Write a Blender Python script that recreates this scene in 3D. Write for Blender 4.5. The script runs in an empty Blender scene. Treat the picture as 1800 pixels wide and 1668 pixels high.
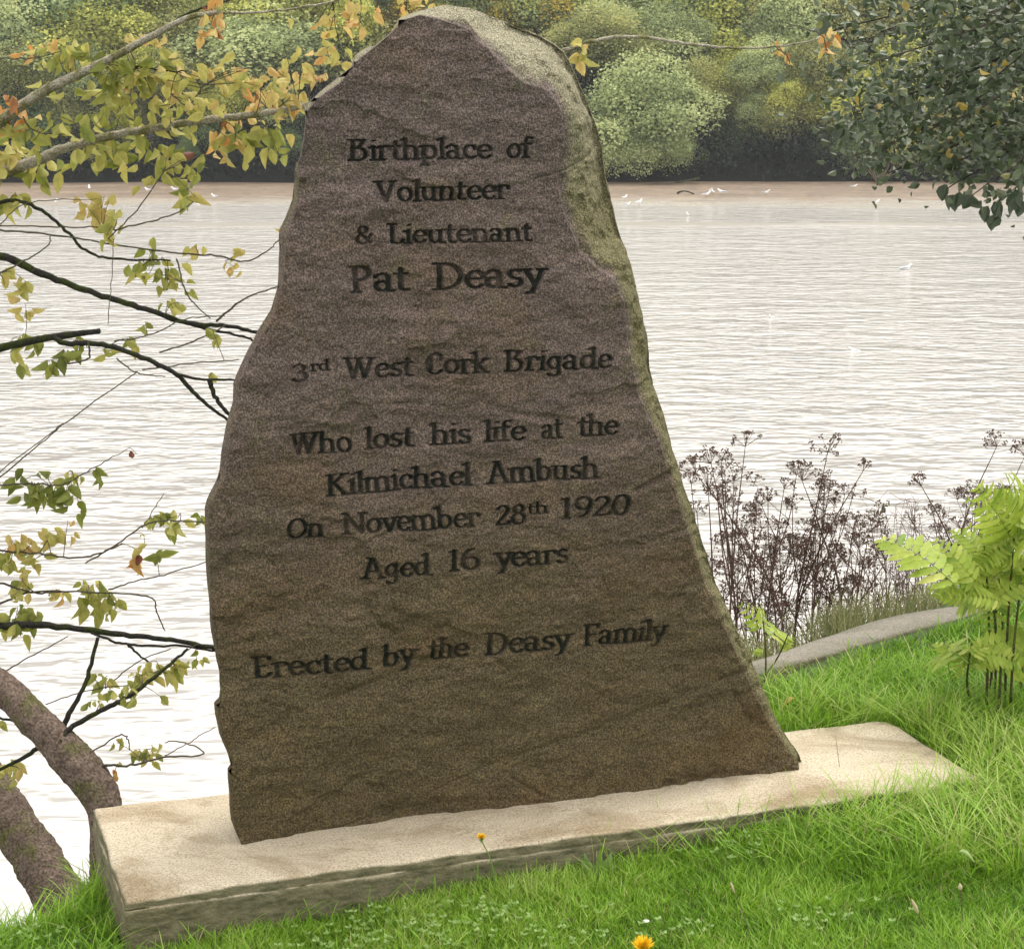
import bpy, math, random
import numpy as np
from mathutils import Vector
R = math.radians
rng = np.random.default_rng(7); random.seed(7)
scene = bpy.context.scene
COL = scene.collection

# ---------------------------------------------------------------- camera
F, HOR, CX, CY, H = 3237.0, 160.0, 900.0, 834.0, 1.65
PITCH = math.atan((CY - HOR) / F)
cam_d = bpy.data.cameras.new('camera'); cam = bpy.data.objects.new('camera', cam_d); COL.objects.link(cam)
cam.location = (0, 0, H); cam.rotation_euler = (R(90) - PITCH, 0, 0)
cam_d.sensor_width = 36; cam_d.lens = F / 1800 * 36; cam_d.clip_start = 0.05; cam_d.clip_end = 4000
scene.camera = cam
# ---------------------------------------------------------------- world, sun, exposure
SUN_EL, SUN_AZ = 62, 48            # azimuth clockwise from +Y
w = bpy.data.worlds.new('World'); scene.world = w; w.use_nodes = True
nt = w.node_tree; nt.nodes.clear()
out = nt.nodes.new('ShaderNodeOutputWorld'); bg = nt.nodes.new('ShaderNodeBackground')
sky = nt.nodes.new('ShaderNodeTexSky'); sky.sky_type = 'NISHITA'; sky.sun_disc = False
sky.sun_elevation = R(SUN_EL); sky.sun_rotation = R(SUN_AZ); sky.air_density = 1; sky.dust_density = 4; sky.ozone_density = 1
hs = nt.nodes.new('ShaderNodeHueSaturation'); hs.inputs['Saturation'].default_value = 0.12
mx = nt.nodes.new('ShaderNodeMix'); mx.data_type = 'RGBA'; mx.inputs[0].default_value = 0.75
mx.inputs[7].default_value = (8.2, 8.0, 7.7, 1)      # even cloud deck
bg.inputs[1].default_value = 0.14
nt.links.new(sky.outputs[0], hs.inputs['Color']); nt.links.new(hs.outputs[0], mx.inputs[6])
nt.links.new(mx.outputs[2], bg.inputs[0]); nt.links.new(bg.outputs[0], out.inputs[0])
sd = bpy.data.lights.new('sun', 'SUN'); sd.energy = 1.5; sd.angle = R(26); sd.color = (1, .95, .86)
sun = bpy.data.objects.new('sun', sd); COL.objects.link(sun)
sun.rotation_euler = (R(90 - SUN_EL), 0, R(180 - SUN_AZ))
scene.view_settings.view_transform = 'Standard'; scene.view_settings.look = 'None'
scene.view_settings.gamma = 1; scene.view_settings.use_curve_mapping = False
scene.view_settings.exposure = 0.95

# ---------------------------------------------------------------- helpers
cP, sP = math.cos(PITCH), math.sin(PITCH)
def ray(px, py):
    x = (px - CX) / F; y = -(py - CY) / F
    return np.array([x, cP + y * sP, -sP + y * cP])
CAM = np.array([0, 0, H])
def at(px, py, D):                    # the point seen there, D metres ahead
    d = ray(px, py); return CAM + d * (D / d[1])
def on_z(px, py, z):                  # the point seen there, at height z
    d = ray(px, py); return CAM + d * ((z - H) / d[2])

def hash3(ix, iy, iz, s):
    h = (ix * 374761393 + iy * 668265263 + iz * 2147483647 + s * 1274126177) & 0xffffffff
    h = ((h ^ (h >> 13)) * 1274126177) & 0xffffffff
    return ((h ^ (h >> 16)) & 0xffffff) / float(0xffffff)
def vnoise(x, y, z, s=0):
    x, y, z = np.broadcast_arrays(np.asarray(x, float), np.asarray(y, float), np.asarray(z, float))
    ix, iy, iz = (np.floor(a).astype(np.int64) for a in (x, y, z))
    fx, fy, fz = x - ix, y - iy, z - iz
    fx, fy, fz = (f * f * (3 - 2 * f) for f in (fx, fy, fz))
    r = 0
    for a in (0, 1):
        for b in (0, 1):
            for c in (0, 1):
                wgt = (fx if a else 1 - fx) * (fy if b else 1 - fy) * (fz if c else 1 - fz)
                r = r + wgt * hash3(ix + a, iy + b, iz + c, s)
    return r * 2 - 1
def fbm(x, y, z, o=4, s=0):
    r = 0; a = 1.0; f = 1.0
    for i in range(o):
        r = r + a * vnoise(x * f, y * f, z * f, s + i * 17); a *= .5; f *= 2.07
    return r

def tag(o, label=None, cat=None, group=None, kind=None):
    if label: o['label'] = label
    if cat: o['category'] = cat
    if group: o['group'] = group
    if kind: o['kind'] = kind
    return o
def link(name, me, mat=None, parent=None):
    o = bpy.data.objects.new(name, me); COL.objects.link(o)
    if mat is not None and me is not None and not me.materials: me.materials.append(mat)
    if parent is not None: o.parent = parent
    return o
def empty(name, loc=(0, 0, 0), rz=0):
    o = bpy.data.objects.new(name, None); COL.objects.link(o)
    o.location = tuple(loc); o.rotation_euler = (0, 0, rz); o.empty_display_size = .1; return o
def mesh_np(name, V, Fc, attrs=None, smooth=False):
    V = np.asarray(V, np.float32); Fc = np.asarray(Fc, np.int32)
    me = bpy.data.meshes.new(name); n = len(V); m, k = Fc.shape
    me.vertices.add(n); me.vertices.foreach_set('co', V.ravel())
    me.loops.add(m * k); me.loops.foreach_set('vertex_index', Fc.ravel())
    me.polygons.add(m); me.polygons.foreach_set('loop_start', np.arange(0, m * k, k, dtype=np.int32))
    try: me.polygons.foreach_set('loop_total', np.full(m, k, np.int32))
    except Exception: pass
    me.polygons.foreach_set('use_smooth', np.full(m, smooth, bool))
    for a, d in (attrs or {}).items():
        at_ = me.attributes.new(a, 'FLOAT', 'POINT'); at_.data.foreach_set('value', np.asarray(d, np.float32).ravel())
    me.update(calc_edges=True); return me

class Geo:                            # collects triangles/quads with an attribute
    def __init__(s): s.V = []; s.F = []; s.T = []; s.n = 0
    def add(s, V, Fc, t=0.5):
        V = np.asarray(V, float); s.V.append(V); Fc = np.asarray(Fc)
        if Fc.shape[1] == 3: Fc = np.hstack([Fc, Fc[:, 2:3]]) if False else Fc
        s.F.append((Fc + s.n)); s.T.append(np.full(len(V), t) if np.isscalar(t) else np.asarray(t)); s.n += len(V)
    def mesh(s, name, smooth=True):
        V = np.vstack(s.V); Fs = []
        for f in s.F:
            if f.shape[1] == 4: Fs.append(f[:, [0, 1, 2]]); Fs.append(f[:, [0, 2, 3]])
            else: Fs.append(f)
        return mesh_np(name, V, np.vstack(Fs), {'tint': np.concatenate(s.T)}, smooth)
def catmull(P, k=6):
    P = np.asarray(P, float)
    if len(P) < 3:
        t = np.linspace(0, 1, k + 1)[:, None]; return P[0] * (1 - t) + P[1] * t
    Q = np.vstack([2 * P[0] - P[1], P, 2 * P[-1] - P[-2]]); o = []
    for i in range(1, len(Q) - 2):
        for t in np.linspace(0, 1, k, endpoint=False):
            a, b, c, d = Q[i - 1], Q[i], Q[i + 1], Q[i + 2]
            o.append(.5 * (2 * b + (c - a) * t + (2 * a - 5 * b + 4 * c - d) * t * t + (3 * b - a - 3 * c + d) * t ** 3))
    o.append(Q[-2]); return np.array(o)
def tube(g, P, rad, seg=6, rough=0.0, t=0.5, cap=True):
    P = np.asarray(P, float); n = len(P)
    rad = np.interp(np.linspace(0, 1, n), np.linspace(0, 1, len(rad)), rad) if hasattr(rad, '__len__') else np.full(n, rad)
    T = np.gradient(P, axis=0); T /= np.linalg.norm(T, axis=1)[:, None] + 1e-9
    up = np.array([0.13, 0.9, 0.3]); up = up / np.linalg.norm(up)
    A = np.cross(T, up); A /= np.linalg.norm(A, axis=1)[:, None] + 1e-9; B = np.cross(T, A)
    ang = np.linspace(0, 2 * math.pi, seg, endpoint=False)
    rr = rad[:, None] * (1 + rough * rng.normal(size=(n, seg)))
    if seg >= 20:
        q_ = P[:, None, :] + rad[:, None, None] * (np.cos(ang)[None, :, None] * A[:, None, :] + np.sin(ang)[None, :, None] * B[:, None, :])
        rr = rad[:, None] * (1 + .10 * fbm(q_[..., 0] * 22, q_[..., 1] * 22, q_[..., 2] * 14, 5, 15) + .06 * np.abs(fbm(q_[..., 0] * 60, q_[..., 1] * 60, q_[..., 2] * 30, 3, 19)))
    V = P[:, None, :] + rr[..., None] * (np.cos(ang)[None, :, None] * A[:, None, :] + np.sin(ang)[None, :, None] * B[:, None, :])
    V = V.reshape(-1, 3); i = np.arange(n - 1)[:, None] * seg; j = np.arange(seg)[None, :]; j2 = (j + 1) % seg
    Fc = np.stack([i + j, i + j2, i + seg + j2, i + seg + j], -1).reshape(-1, 4)
    g.add(V, Fc, t)
    if cap:
        for b, s_ in ((0, -1), (n - 1, 1)):
            c = P[b][None] ; ring = V[b * seg:(b + 1) * seg]
            g.add(np.vstack([ring, c]), np.array([[q, (q + 1) % seg, seg] for q in range(seg)]), t)

# leaf templates: (along, across, lift) and triangles
def leaf_ovate(fold=.12, curl=.18):
    ts = [0, .22, .5, .78, 1]; ws = [0, .36, .46, .26, 0]
    V = [(0, 0, 0)]; 
    for t, w_ in list(zip(ts, ws))[1:-1]:
        c = -curl * t * t; V += [(t, -w_, c + fold * w_), (t, 0, c - .02), (t, w_, c + fold * w_)]
    V.append((1, 0, -curl)); 
    Fc = [(0, 2, 1), (0, 3, 2), (1, 2, 4), (2, 5, 4), (2, 3, 5), (3, 6, 5), (4, 5, 7), (5, 8, 7), (5, 6, 8), (6, 9, 8), (7, 8, 10), (8, 9, 10)]
    return np.array(V, float), np.array(Fc)
LEAF = leaf_ovate(.5, .25)
LEAF_LO = (np.array([(0, 0, 0), (.5, -.42, .1), (.55, 0, -.04), (.5, .42, .1), (1, 0, -.15)], float), np.array([(0, 2, 1), (0, 3, 2), (1, 2, 4), (2, 3, 4)]))
BLADE = (LEAF_LO[0] * [1, 1, .0] + np.array([(0, 0, 0), (0, 0, -.02), (0, 0, -.02), (0, 0, -.02), (0, 0, -.16)]), LEAF_LO[1])
QUAD = (np.array([(0, 0, 0), (.5, -.45, .08), (1, 0, -.1), (.5, .45, .08)], float), np.array([(0, 2, 1), (0, 3, 2)]))
def unit(v): return v / (np.linalg.norm(v, axis=-1, keepdims=True) + 1e-9)
def leaf_cloud(P, A, N, L, W, tint, tpl):
    """N leaves: base P, direction A, rough normal N, length L, width W"""
    A = unit(A); B = unit(np.cross(A, N)); N = np.cross(B, A) * -1
    TV, TF = tpl; n = len(P)
    V = P[:, None] + A[:, None] * TV[None, :, 0:1] * L[:, None, None] + B[:, None] * TV[None, :, 1:2] * W[:, None, None] + N[:, None] * TV[None, :, 2:3] * L[:, None, None]
    Fc = TF[None] + (np.arange(n) * len(TV))[:, None, None]
    return V.reshape(-1, 3), Fc.reshape(-1, TF.shape[1]), np.repeat(tint, len(TV))

# ---------------------------------------------------------------- materials
def newmat(name):
    m = bpy.data.materials.new(name); m.use_nodes = True; n = m.node_tree; n.nodes.clear()
    o = n.nodes.new('ShaderNodeOutputMaterial'); b = n.nodes.new('ShaderNodeBsdfPrincipled'); n.links.new(b.outputs[0], o.inputs[0])
    return m, n, b, o
def node(n, t, **kw):
    x = n.nodes.new(t)
    for k, v in kw.items():
        if k in x.inputs: x.inputs[k].default_value = v
        else: setattr(x, k, v)
    return x
def ramp(n, src, stops, interp='LINEAR'):
    r = n.nodes.new('ShaderNodeValToRGB'); r.color_ramp.interpolation = interp
    els = r.color_ramp.elements
    while len(els) < len(stops): els.new(.5)
    for e, (p, c) in zip(els, stops): e.position = p; e.color = (*c, 1) if len(c) == 3 else c
    n.links.new(src, r.inputs[0]); return r.outputs[0]
def mix(n, f, a, b, mode='MIX'):
    m = n.nodes.new('ShaderNodeMix'); m.data_type = 'RGBA'; m.blend_type = mode
    for i, v in ((0, f), (6, a), (7, b)):
        if hasattr(v, 'is_linked') or hasattr(v, 'links'): n.links.new(v, m.inputs[i])
        else: m.inputs[i].default_value = v if i == 0 else (*v, 1)
    return m.outputs[2]
def math_(n, op, a, b=0.0, c=None):
    m = n.nodes.new('ShaderNodeMath'); m.operation = op
    for i, v in enumerate((a, b) if c is None else (a, b, c)):
        if hasattr(v, 'links'): n.links.new(v, m.inputs[i])
        else: m.inputs[i].default_value = v
    return m.outputs[0]
def noise(n, scale, detail=3, rough=.55, vec=None, dist=0):
    x = node(n, 'ShaderNodeTexNoise', Scale=scale, Detail=detail, Roughness=rough, Distortion=dist)
    if vec is None:
        g = n.nodes.new('ShaderNodeNewGeometry'); vec = g.outputs['Position']
    n.links.new(vec, x.inputs['Vector']); return x.outputs['Fac']
def objvec(n, scale=(1, 1, 1), which='Object'):
    t = n.nodes.new('ShaderNodeTexCoord'); m = n.nodes.new('ShaderNodeMapping'); m.inputs['Scale'].default_value = scale
    n.links.new(t.outputs[which], m.inputs[0]); return m.outputs[0]
def attr(n, name='tint'):
    a = n.nodes.new('ShaderNodeAttribute'); a.attribute_name = name; return a.outputs['Fac']
def bump(n, b, h, strength=.5, dist=.01):
    x = node(n, 'ShaderNodeBump', Strength=strength, Distance=dist); n.links.new(h, x.inputs['Height']); n.links.new(x.outputs[0], b.inputs['Normal'])
    return x
def foliage(name, stops, transl=.35, rough=.55, spec=.35):
    m, n, b, o = newmat(name)
    c = ramp(n, attr(n), stops); nz = noise(n, 60, 2)
    c = mix(n, .35, c, ramp(n, nz, [(.3, (.5, .5, .5)), (.7, (1.3, 1.3, 1.3))]), 'MULTIPLY')
    n.links.new(c, b.inputs['Base Color']); b.inputs['Roughness'].default_value = rough
    b.inputs['Specular IOR Level'].default_value = spec
    t = n.nodes.new('ShaderNodeBsdfTranslucent'); n.links.new(c, t.inputs[0])
    ms = n.nodes.new('ShaderNodeMixShader'); ms.inputs[0].default_value = transl
    n.links.new(b.outputs[0], ms.inputs[1]); n.links.new(t.outputs[0], ms.inputs[2]); n.links.new(ms.outputs[0], o.inputs[0])
    return m

M = {}
# memorial stone
m, n, b, o = newmat('sandstone')
ov = objvec(n); sep = n.nodes.new('ShaderNodeSeparateXYZ'); n.links.new(ov, sep.inputs[0])
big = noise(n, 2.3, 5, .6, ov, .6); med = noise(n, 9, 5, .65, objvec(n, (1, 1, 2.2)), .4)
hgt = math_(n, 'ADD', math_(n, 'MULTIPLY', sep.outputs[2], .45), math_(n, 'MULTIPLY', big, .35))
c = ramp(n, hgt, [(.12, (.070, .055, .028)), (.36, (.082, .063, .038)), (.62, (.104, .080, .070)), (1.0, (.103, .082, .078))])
c = mix(n, .42, c, ramp(n, med, [(.28, (.45, .43, .40)), (.5, (1, 1, 1)), (.72, (1.6, 1.55, 1.4))]), 'MULTIPLY')
warm = math_(n, 'MULTIPLY', ramp(n, noise(n, 3.1, 3, .5, objvec(n, (1, 1, 1.5))), [(.52, (0, 0, 0)), (.68, (1, 1, 1))]), .55)
c = mix(n, math_(n, 'MULTIPLY', warm, .6), c, (.095, .060, .028))
rimn = ramp(n, math_(n, 'ADD', attr(n, 'rim'), math_(n, 'MULTIPLY', math_(n, 'SUBTRACT', noise(n, 13, 5, .65, ov), .5), 1.0)), [(.06, (0, 0, 0)), (.42, (1, 1, 1))])
pale = node(n, 'ShaderNodeMapRange'); n.links.new(sep.outputs[2], pale.inputs[0]); pale.inputs[1].default_value = 1.35; pale.inputs[2].default_value = 1.75
lich = mix(n, noise(n, 14, 4, .6, ov), (.082, .073, .034), (.125, .115, .062))
lich = mix(n, pale.outputs[0], lich, mix(n, noise(n, 9, 4, .6, ov), (.14, .13, .085), (.24, .225, .16)))
c = mix(n, rimn, c, lich)
spk = noise(n, 260, 2, .7, ov)
c = mix(n, .72, c, ramp(n, spk, [(.36, (.30, .30, .30)), (.5, (1, 1, 1)), (.64, (2.6, 2.5, 2.35))]), 'MULTIPLY')
pt = attr(n, 'paint')
c = mix(n, math_(n, 'MULTIPLY', pt, .93), c, (.010, .014, .011))
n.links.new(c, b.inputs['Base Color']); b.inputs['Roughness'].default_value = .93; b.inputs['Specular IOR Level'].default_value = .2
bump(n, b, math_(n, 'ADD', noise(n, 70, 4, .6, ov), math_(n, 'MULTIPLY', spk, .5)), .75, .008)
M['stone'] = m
# concrete plinth
def concrete(name, c0, c1, c2, specks=.9):
    m, n, b, o = newmat(name); ov = objvec(n)
    c = mix(n, noise(n, 4.5, 5, .6, ov, .5), c0, c1)
    st = ramp(n, noise(n, 2.6, 6, .65, objvec(n, (1, 1.6, 1)), 1.0), [(.46, (0, 0, 0)), (.66, (1, 1, 1))])
    c = mix(n, math_(n, 'MULTIPLY', st, .85), c, c2)
    c = mix(n, specks, c, ramp(n, noise(n, 230, 2, .7, ov), [(.33, (.5, .48, .45)), (.5, (1, 1, 1)), (.68, (1.25, 1.22, 1.18))]), 'MULTIPLY')
    geo = n.nodes.new('ShaderNodeNewGeometry'); sp = n.nodes.new('ShaderNodeSeparateXYZ'); n.links.new(geo.outputs['Normal'], sp.inputs[0])
    side = ramp(n, sp.outputs[2], [(.35, (1, 1, 1)), (.8, (0, 0, 0))])   # algae grows on the upright faces
    alg = mix(n, ramp(n, noise(n, 30, 6, .75, objvec(n, (.6, .6, 2.0))), [(.36, (0, 0, 0)), (.64, (1, 1, 1))]), (.06, .062, .026), (.22, .195, .12))
    c = mix(n, math_(n, 'MULTIPLY', side, .93), c, alg)
    n.links.new(c, b.inputs['Base Color']); b.inputs['Roughness'].default_value = .9; b.inputs['Specular IOR Level'].default_value = .25
    bump(n, b, math_(n, 'ADD', noise(n, 90, 5, .7, ov), math_(n, 'MULTIPLY', noise(n, 22, 4, .6, ov), 1.5)), .8, .009); return m
M['concrete'] = concrete('cast_concrete', (.45, .375, .265), (.56, .50, .39), (.27, .205, .12))
M['kerb'] = concrete('kerb_concrete', (.24, .22, .18), (.30, .275, .23), (.17, .17, .12))
# ground
m, n, b, o = newmat('lawn_soil')
c = mix(n, noise(n, 5, 5), (.03, .06, .008), (.055, .09, .015)); c = mix(n, .7, c, ramp(n, noise(n, 120, 3), [(.3, (.5, .5, .5)), (.7, (1.4, 1.4, 1.4))]), 'MULTIPLY')
n.links.new(c, b.inputs['Base Color']); b.inputs['Roughness'].default_value = .95; bump(n, b, noise(n, 60, 4), .8, .02); M['soil'] = m
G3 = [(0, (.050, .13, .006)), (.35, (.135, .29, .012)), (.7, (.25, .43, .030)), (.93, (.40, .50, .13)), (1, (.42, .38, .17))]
M['grass'] = foliage('grass_blades', G3, .4, .5, .3)
M['clover'] = foliage('clover_leaves', [(0, (.12, .22, .03)), (1, (.26, .38, .12))], .3)
# water
m, n, b, o = newmat('river_water')
geo = n.nodes.new('ShaderNodeNewGeometry'); sp = n.nodes.new('ShaderNodeSeparateXYZ'); n.links.new(geo.outputs['Position'], sp.inputs[0])
def wv(sc):
    mp = n.nodes.new('ShaderNodeMapping'); mp.inputs['Scale'].default_value = sc; mp.inputs['Rotation'].default_value = (0, 0, R(6)); n.links.new(geo.outputs['Position'], mp.inputs[0]); return mp.outputs[0]
n1 = noise(n, 1.0, 2, .45, wv((2.6, 4.6, 1)), .15); n2 = noise(n, 1.0, 3, .5, wv((.8, 1.5, 1)), .2); n3 = noise(n, 1, 2, .5, wv((.03, .09, 1)), 0)
h = math_(n, 'ADD', math_(n, 'MULTIPLY', n1, .55), n2)
calm = node(n, 'ShaderNodeMapRange'); calm.inputs[1].default_value = 6; calm.inputs[2].default_value = 15; calm.inputs[3].default_value = .12; n.links.new(sp.outputs[1], calm.inputs[0])
h = math_(n, 'MULTIPLY', h, math_(n, 'MULTIPLY', calm.outputs[0], math_(n, 'ADD', .35, math_(n, 'MULTIPLY', n3, 1.3))))
c = mix(n, n3, (.385, .365, .345), (.44, .42, .405)); n.links.new(c, b.inputs['Base Color'])
b.inputs['Roughness'].default_value = .13; b.inputs['IOR'].default_value = 1.33; b.inputs['Specular IOR Level'].default_value = .6
WB = bump(n, b, h, 1.0, .15); M['water'] = m
# mud
m, n, b, o = newmat('tidal_mud')
geo = n.nodes.new('ShaderNodeNewGeometry'); sp = n.nodes.new('ShaderNodeSeparateXYZ'); n.links.new(geo.outputs['Position'], sp.inputs[0])
mp = n.nodes.new('ShaderNodeMapping'); mp.inputs['Scale'].default_value = (.25, 1.5, 1); n.links.new(geo.outputs['Position'], mp.inputs[0])
c = ramp(n, noise(n, 1, 6, .7, mp.outputs[0]), [(.3, (.10, .072, .050)), (.5, (.17, .125, .09)), (.7, (.24, .185, .135))])
wet = node(n, 'ShaderNodeMapRange'); n.links.new(sp.outputs[1], wet.inputs[0]); wet.inputs[1].default_value = 77; wet.inputs[2].default_value = 66
mp2 = n.nodes.new('ShaderNodeMapping'); mp2.inputs['Scale'].default_value = (.5, .9, 1); n.links.new(geo.outputs['Position'], mp2.inputs[0])
film = ramp(n, math_(n, 'ADD', wet.outputs[0], math_(n, 'MULTIPLY', math_(n, 'SUBTRACT', noise(n, 1, 5, .7, mp2.outputs[0]), .5), 1.3)), [(.25, (0, 0, 0)), (.75, (1, 1, 1))])
c = mix(n, .8, c, ramp(n, noise(n, 2.2, 3, .8), [(.35, (.6, .6, .6)), (.65, (1.5, 1.45, 1.4))]), 'MULTIPLY')
c = mix(n, film, c, (.42, .39, .35)); n.links.new(c, b.inputs['Base Color'])
rg = node(n, 'ShaderNodeMapRange'); n.links.new(film, rg.inputs[0]); rg.inputs[3].default_value = .5; rg.inputs[4].default_value = .2; n.links.new(rg.outputs[0], b.inputs['Roughness'])
bump(n, b, noise(n, 1, 5, .7, mp.outputs[0]), .6, .12); M['mud'] = m
m, n, b, o = newmat('bar_mud'); c = mix(n, noise(n, 1.5, 5, .7), (.16, .14, .115), (.28, .255, .215)); n.links.new(c, b.inputs['Base Color']); b.inputs['Roughness'].default_value = .5; M['bar'] = m
# hillside, far foliage
m, n, b, o = newmat('woodland_floor_shade')
c = mix(n, noise(n, .8, 5), (.006, .007, .006), (.014, .014, .010)); n.links.new(c, b.inputs['Base Color']); b.inputs['Roughness'].default_value = 1; b.inputs['Specular IOR Level'].default_value = .05; M['hill'] = m  # near-black base puts the shade under the canopy into the ground colour
FAR = {'grey': [(0, (0.124, 0.163, 0.070)), (.5, (0.404, 0.474, 0.213)), (1, (0.667, 0.706, 0.344))],
       'yellow': [(0, (0.139, 0.163, 0.034)), (.5, (0.484, 0.505, 0.121)), (1, (0.750, 0.750, 0.223))],
       'dark': [(0, (0.062, 0.101, 0.047)), (.5, (0.191, 0.273, 0.110)), (1, (0.344, 0.404, 0.181))],
       'olive': [(0, (0.109, 0.124, 0.040)), (.5, (0.333, 0.353, 0.125)), (1, (0.565, 0.545, 0.223))],
       'autumn': [(0, (0.233, 0.178, 0.028)), (.5, (0.667, 0.505, 0.081)), (1, (0.750, 0.646, 0.143))]}
for k, v in FAR.items(): M['far_' + k] = foliage('far_leaves_' + k, v, .4, .7, .15)
M['under'] = foliage('undergrowth_shade_leaves', [(0, (.006, .010, .010)), (.55, (.035, .046, .034)), (1, (.15, .17, .09))], .15, .9, .05)  # leaf tones darkened to carry the canopy shade
# barks
def bark(name, c0, c1, c2, sc=40):
    m, n, b, o = newmat(name); ov = objvec(n)
    c = mix(n, noise(n, sc, 5, .65, ov), c0, c1); c = mix(n, ramp(n, noise(n, sc * .35, 4, .6, ov), [(.48, (0, 0, 0)), (.62, (1, 1, 1))]), c, c2)
    c = mix(n, .8, c, ramp(n, noise(n, sc * 4, 4, .7, ov), [(.36, (.4, .4, .4)), (.62, (1.5, 1.5, 1.5))]), 'MULTIPLY'); n.links.new(c, b.inputs['Base Color']); b.inputs['Roughness'].default_value = .95; b.inputs['Specular IOR Level'].default_value = .15
    bump(n, b, noise(n, sc * 1.2, 5, .75, ov), 1.0, .02); return m
M['bark'] = bark('brown_bark', (.045, .03, .024), (.30, .225, .18), (.13, .125, .05), 34)
M['bark_pale'] = bark('pale_bark', (.32, .28, .21), (.62, .57, .46), (.22, .21, .09), 60)
M['bark_moss'] = bark('mossy_bark', (.022, .020, .020), (.06, .055, .045), (.05, .065, .015), 60)
M['twig'] = bark('grey_twig', (.09, .075, .06), (.20, .17, .13), (.12, .12, .06), 80)
M['bark_far'] = bark('far_bark', (.05, .045, .035), (.11, .10, .08), (.06, .065, .03), 3)
M['leaf'] = foliage('autumn_leaves', [(0, (.085, .11, .016)), (.3, (.24, .27, .05)), (.55, (.50, .46, .13)), (.75, (.58, .42, .15)), (.88, (.56, .27, .07)), (1, (.16, .05, .025))], .5, .5, .35)
M['alder'] = foliage('dark_green_leaves', [(0, (.036, .056, .026)), (.5, (.085, .115, .055)), (.85, (.19, .22, .13)), (1, (.38, .28, .06))], .25, .35, .5)
M['lime'] = foliage('lime_leaves', [(0, (.17, .28, .03)), (.5, (.38, .48, .07)), (1, (.62, .64, .18))], .45, .5, .3)
M['stem'] = bark('brown_stem', (.07, .05, .025), (.14, .11, .05), (.12, .16, .03), 80)
M['dead'] = bark('dried_brown', (.12, .065, .052), (.28, .165, .13), (.17, .12, .085), 90)
M['dead_pale'] = bark('dried_straw', (.16, .12, .07), (.30, .24, .15), (.2, .2, .09), 90)
def plain(name, col, rough=.6):
    m, n, b, o = newmat(name)
    c = mix(n, .5, (*col,), ramp(n, noise(n, 200, 3), [(.3, tuple(.75 * q for q in col)), (.7, tuple(min(1, 1.15 * q) for q in col))])); n.links.new(c, b.inputs['Base Color']); b.inputs['Roughness'].default_value = rough; return m
M['dand'] = plain('dandelion_yellow', (.85, .55, .01)); M['green'] = plain('flower_stem_green', (.12, .2, .03))
M['gull'] = plain('gull_white', (.85, .85, .84)); M['gullw'] = plain('gull_grey', (.42, .44, .47)); M['beak'] = plain('gull_beak', (.5, .3, .05)); M['daisy'] = plain('daisy_white', (.8, .8, .78))
M['fluff'] = plain('seed_head', (.45, .37, .22)); M['lead'] = plain('fallen_leaf_yellow', (.5, .38, .08))

# ---------------------------------------------------------------- plinth corners and the lawn shape
BL, BR, FR, FL = (on_z(*q, 0) for q in ((163, 1420), (1560, 1265), (1730, 1370), (220, 1582)))
gx = [-60, -1.3, -1.0, -.2, .25, .6, 1.0, 1.5, 3, 60]; gz = [-.25, -.145, -.132, -.105, -.082, -.052, -.025, 0, .04, .3]
ex = [-60, -1.6, -1.25, -1.05, -.95, -.6, 0, .35, .62, .80, .95, 1.2, 1.55, 1.9, 3, 60]
def back_y(x): return BL[1] + (x - BL[0]) * (BR[1] - BL[1]) / (BR[0] - BL[0])
# kerb line from the picture, at its own height
KZ = -.005
kfar = [on_z(*q, KZ) for q in ((1240, 1178), (1325, 1158), (1400, 1133), (1530, 1094), (1680, 1057), (1800, 1024), (1950, 975), (2200, 880))]
knear = [on_z(*q, KZ) for q in ((1240, 1206), (1325, 1186), (1400, 1162), (1500, 1136), (1650, 1096), (1800, 1058), (1960, 1010), (2220, 915))]
kx = [p[0] for p in kfar]; ky = [p[1] for p in kfar]
def edge_y(x):
    x = np.asarray(x, float)
    l = np.interp(x, [-60, -1.6, -1.25, -1.05, -.95, BL[0], .35, .55], [3.2, 3.55, 3.72, 3.86, 4.02, back_y(BL[0]) + .04, back_y(.35) + .06, ky[0]])
    r = np.interp(x, kx, ky)
    return np.where(x < .55, l, r)
def ground(x, y):
    x = np.asarray(x, float); y = np.asarray(y, float)
    g = np.interp(x, gx, gz) + .012 * vnoise(x * 2.2, y * 2.2, 0, 3) + .006 * vnoise(x * 7, y * 7, 0, 4)
    d = y - edge_y(x)
    g = g - np.where(d > 0, np.minimum(d * 1.7 + .0, 4), 0) - .05 * np.clip(1 + d / .25, 0, 1) * (x < .2)
    return g
xs = np.unique(np.concatenate([np.linspace(-60, -4, 12), np.linspace(-4, 4, 180), np.linspace(4, 60, 12)]))
ys = np.unique(np.concatenate([np.linspace(-80, 2.5, 14), np.linspace(2.5, 8, 170), np.linspace(8, 12, 10)]))
X, Y = np.meshgrid(xs, ys); Z = np.maximum(ground(X, Y), -3.4)
nx, ny = len(xs), len(ys); ii = (np.arange(ny - 1)[:, None] * nx + np.arange(nx - 1)[None]).ravel()
Fq = np.stack([ii, ii + 1, ii + nx + 1, ii + nx], -1)
lawn = link('lawn', mesh_np('lawn', np.stack([X, Y, Z], -1).reshape(-1, 3), Fq, None, True), M['soil']); tag(lawn, kind='structure')

# river
WZ = H - 4.2
me = mesh_np('river', [(-900, 3, WZ), (900, 3, WZ), (900, 1200, WZ), (-900, 1200, WZ)], [(0, 1, 2, 3)]); tag(link('river', me, M['water']), kind='structure')
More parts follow.
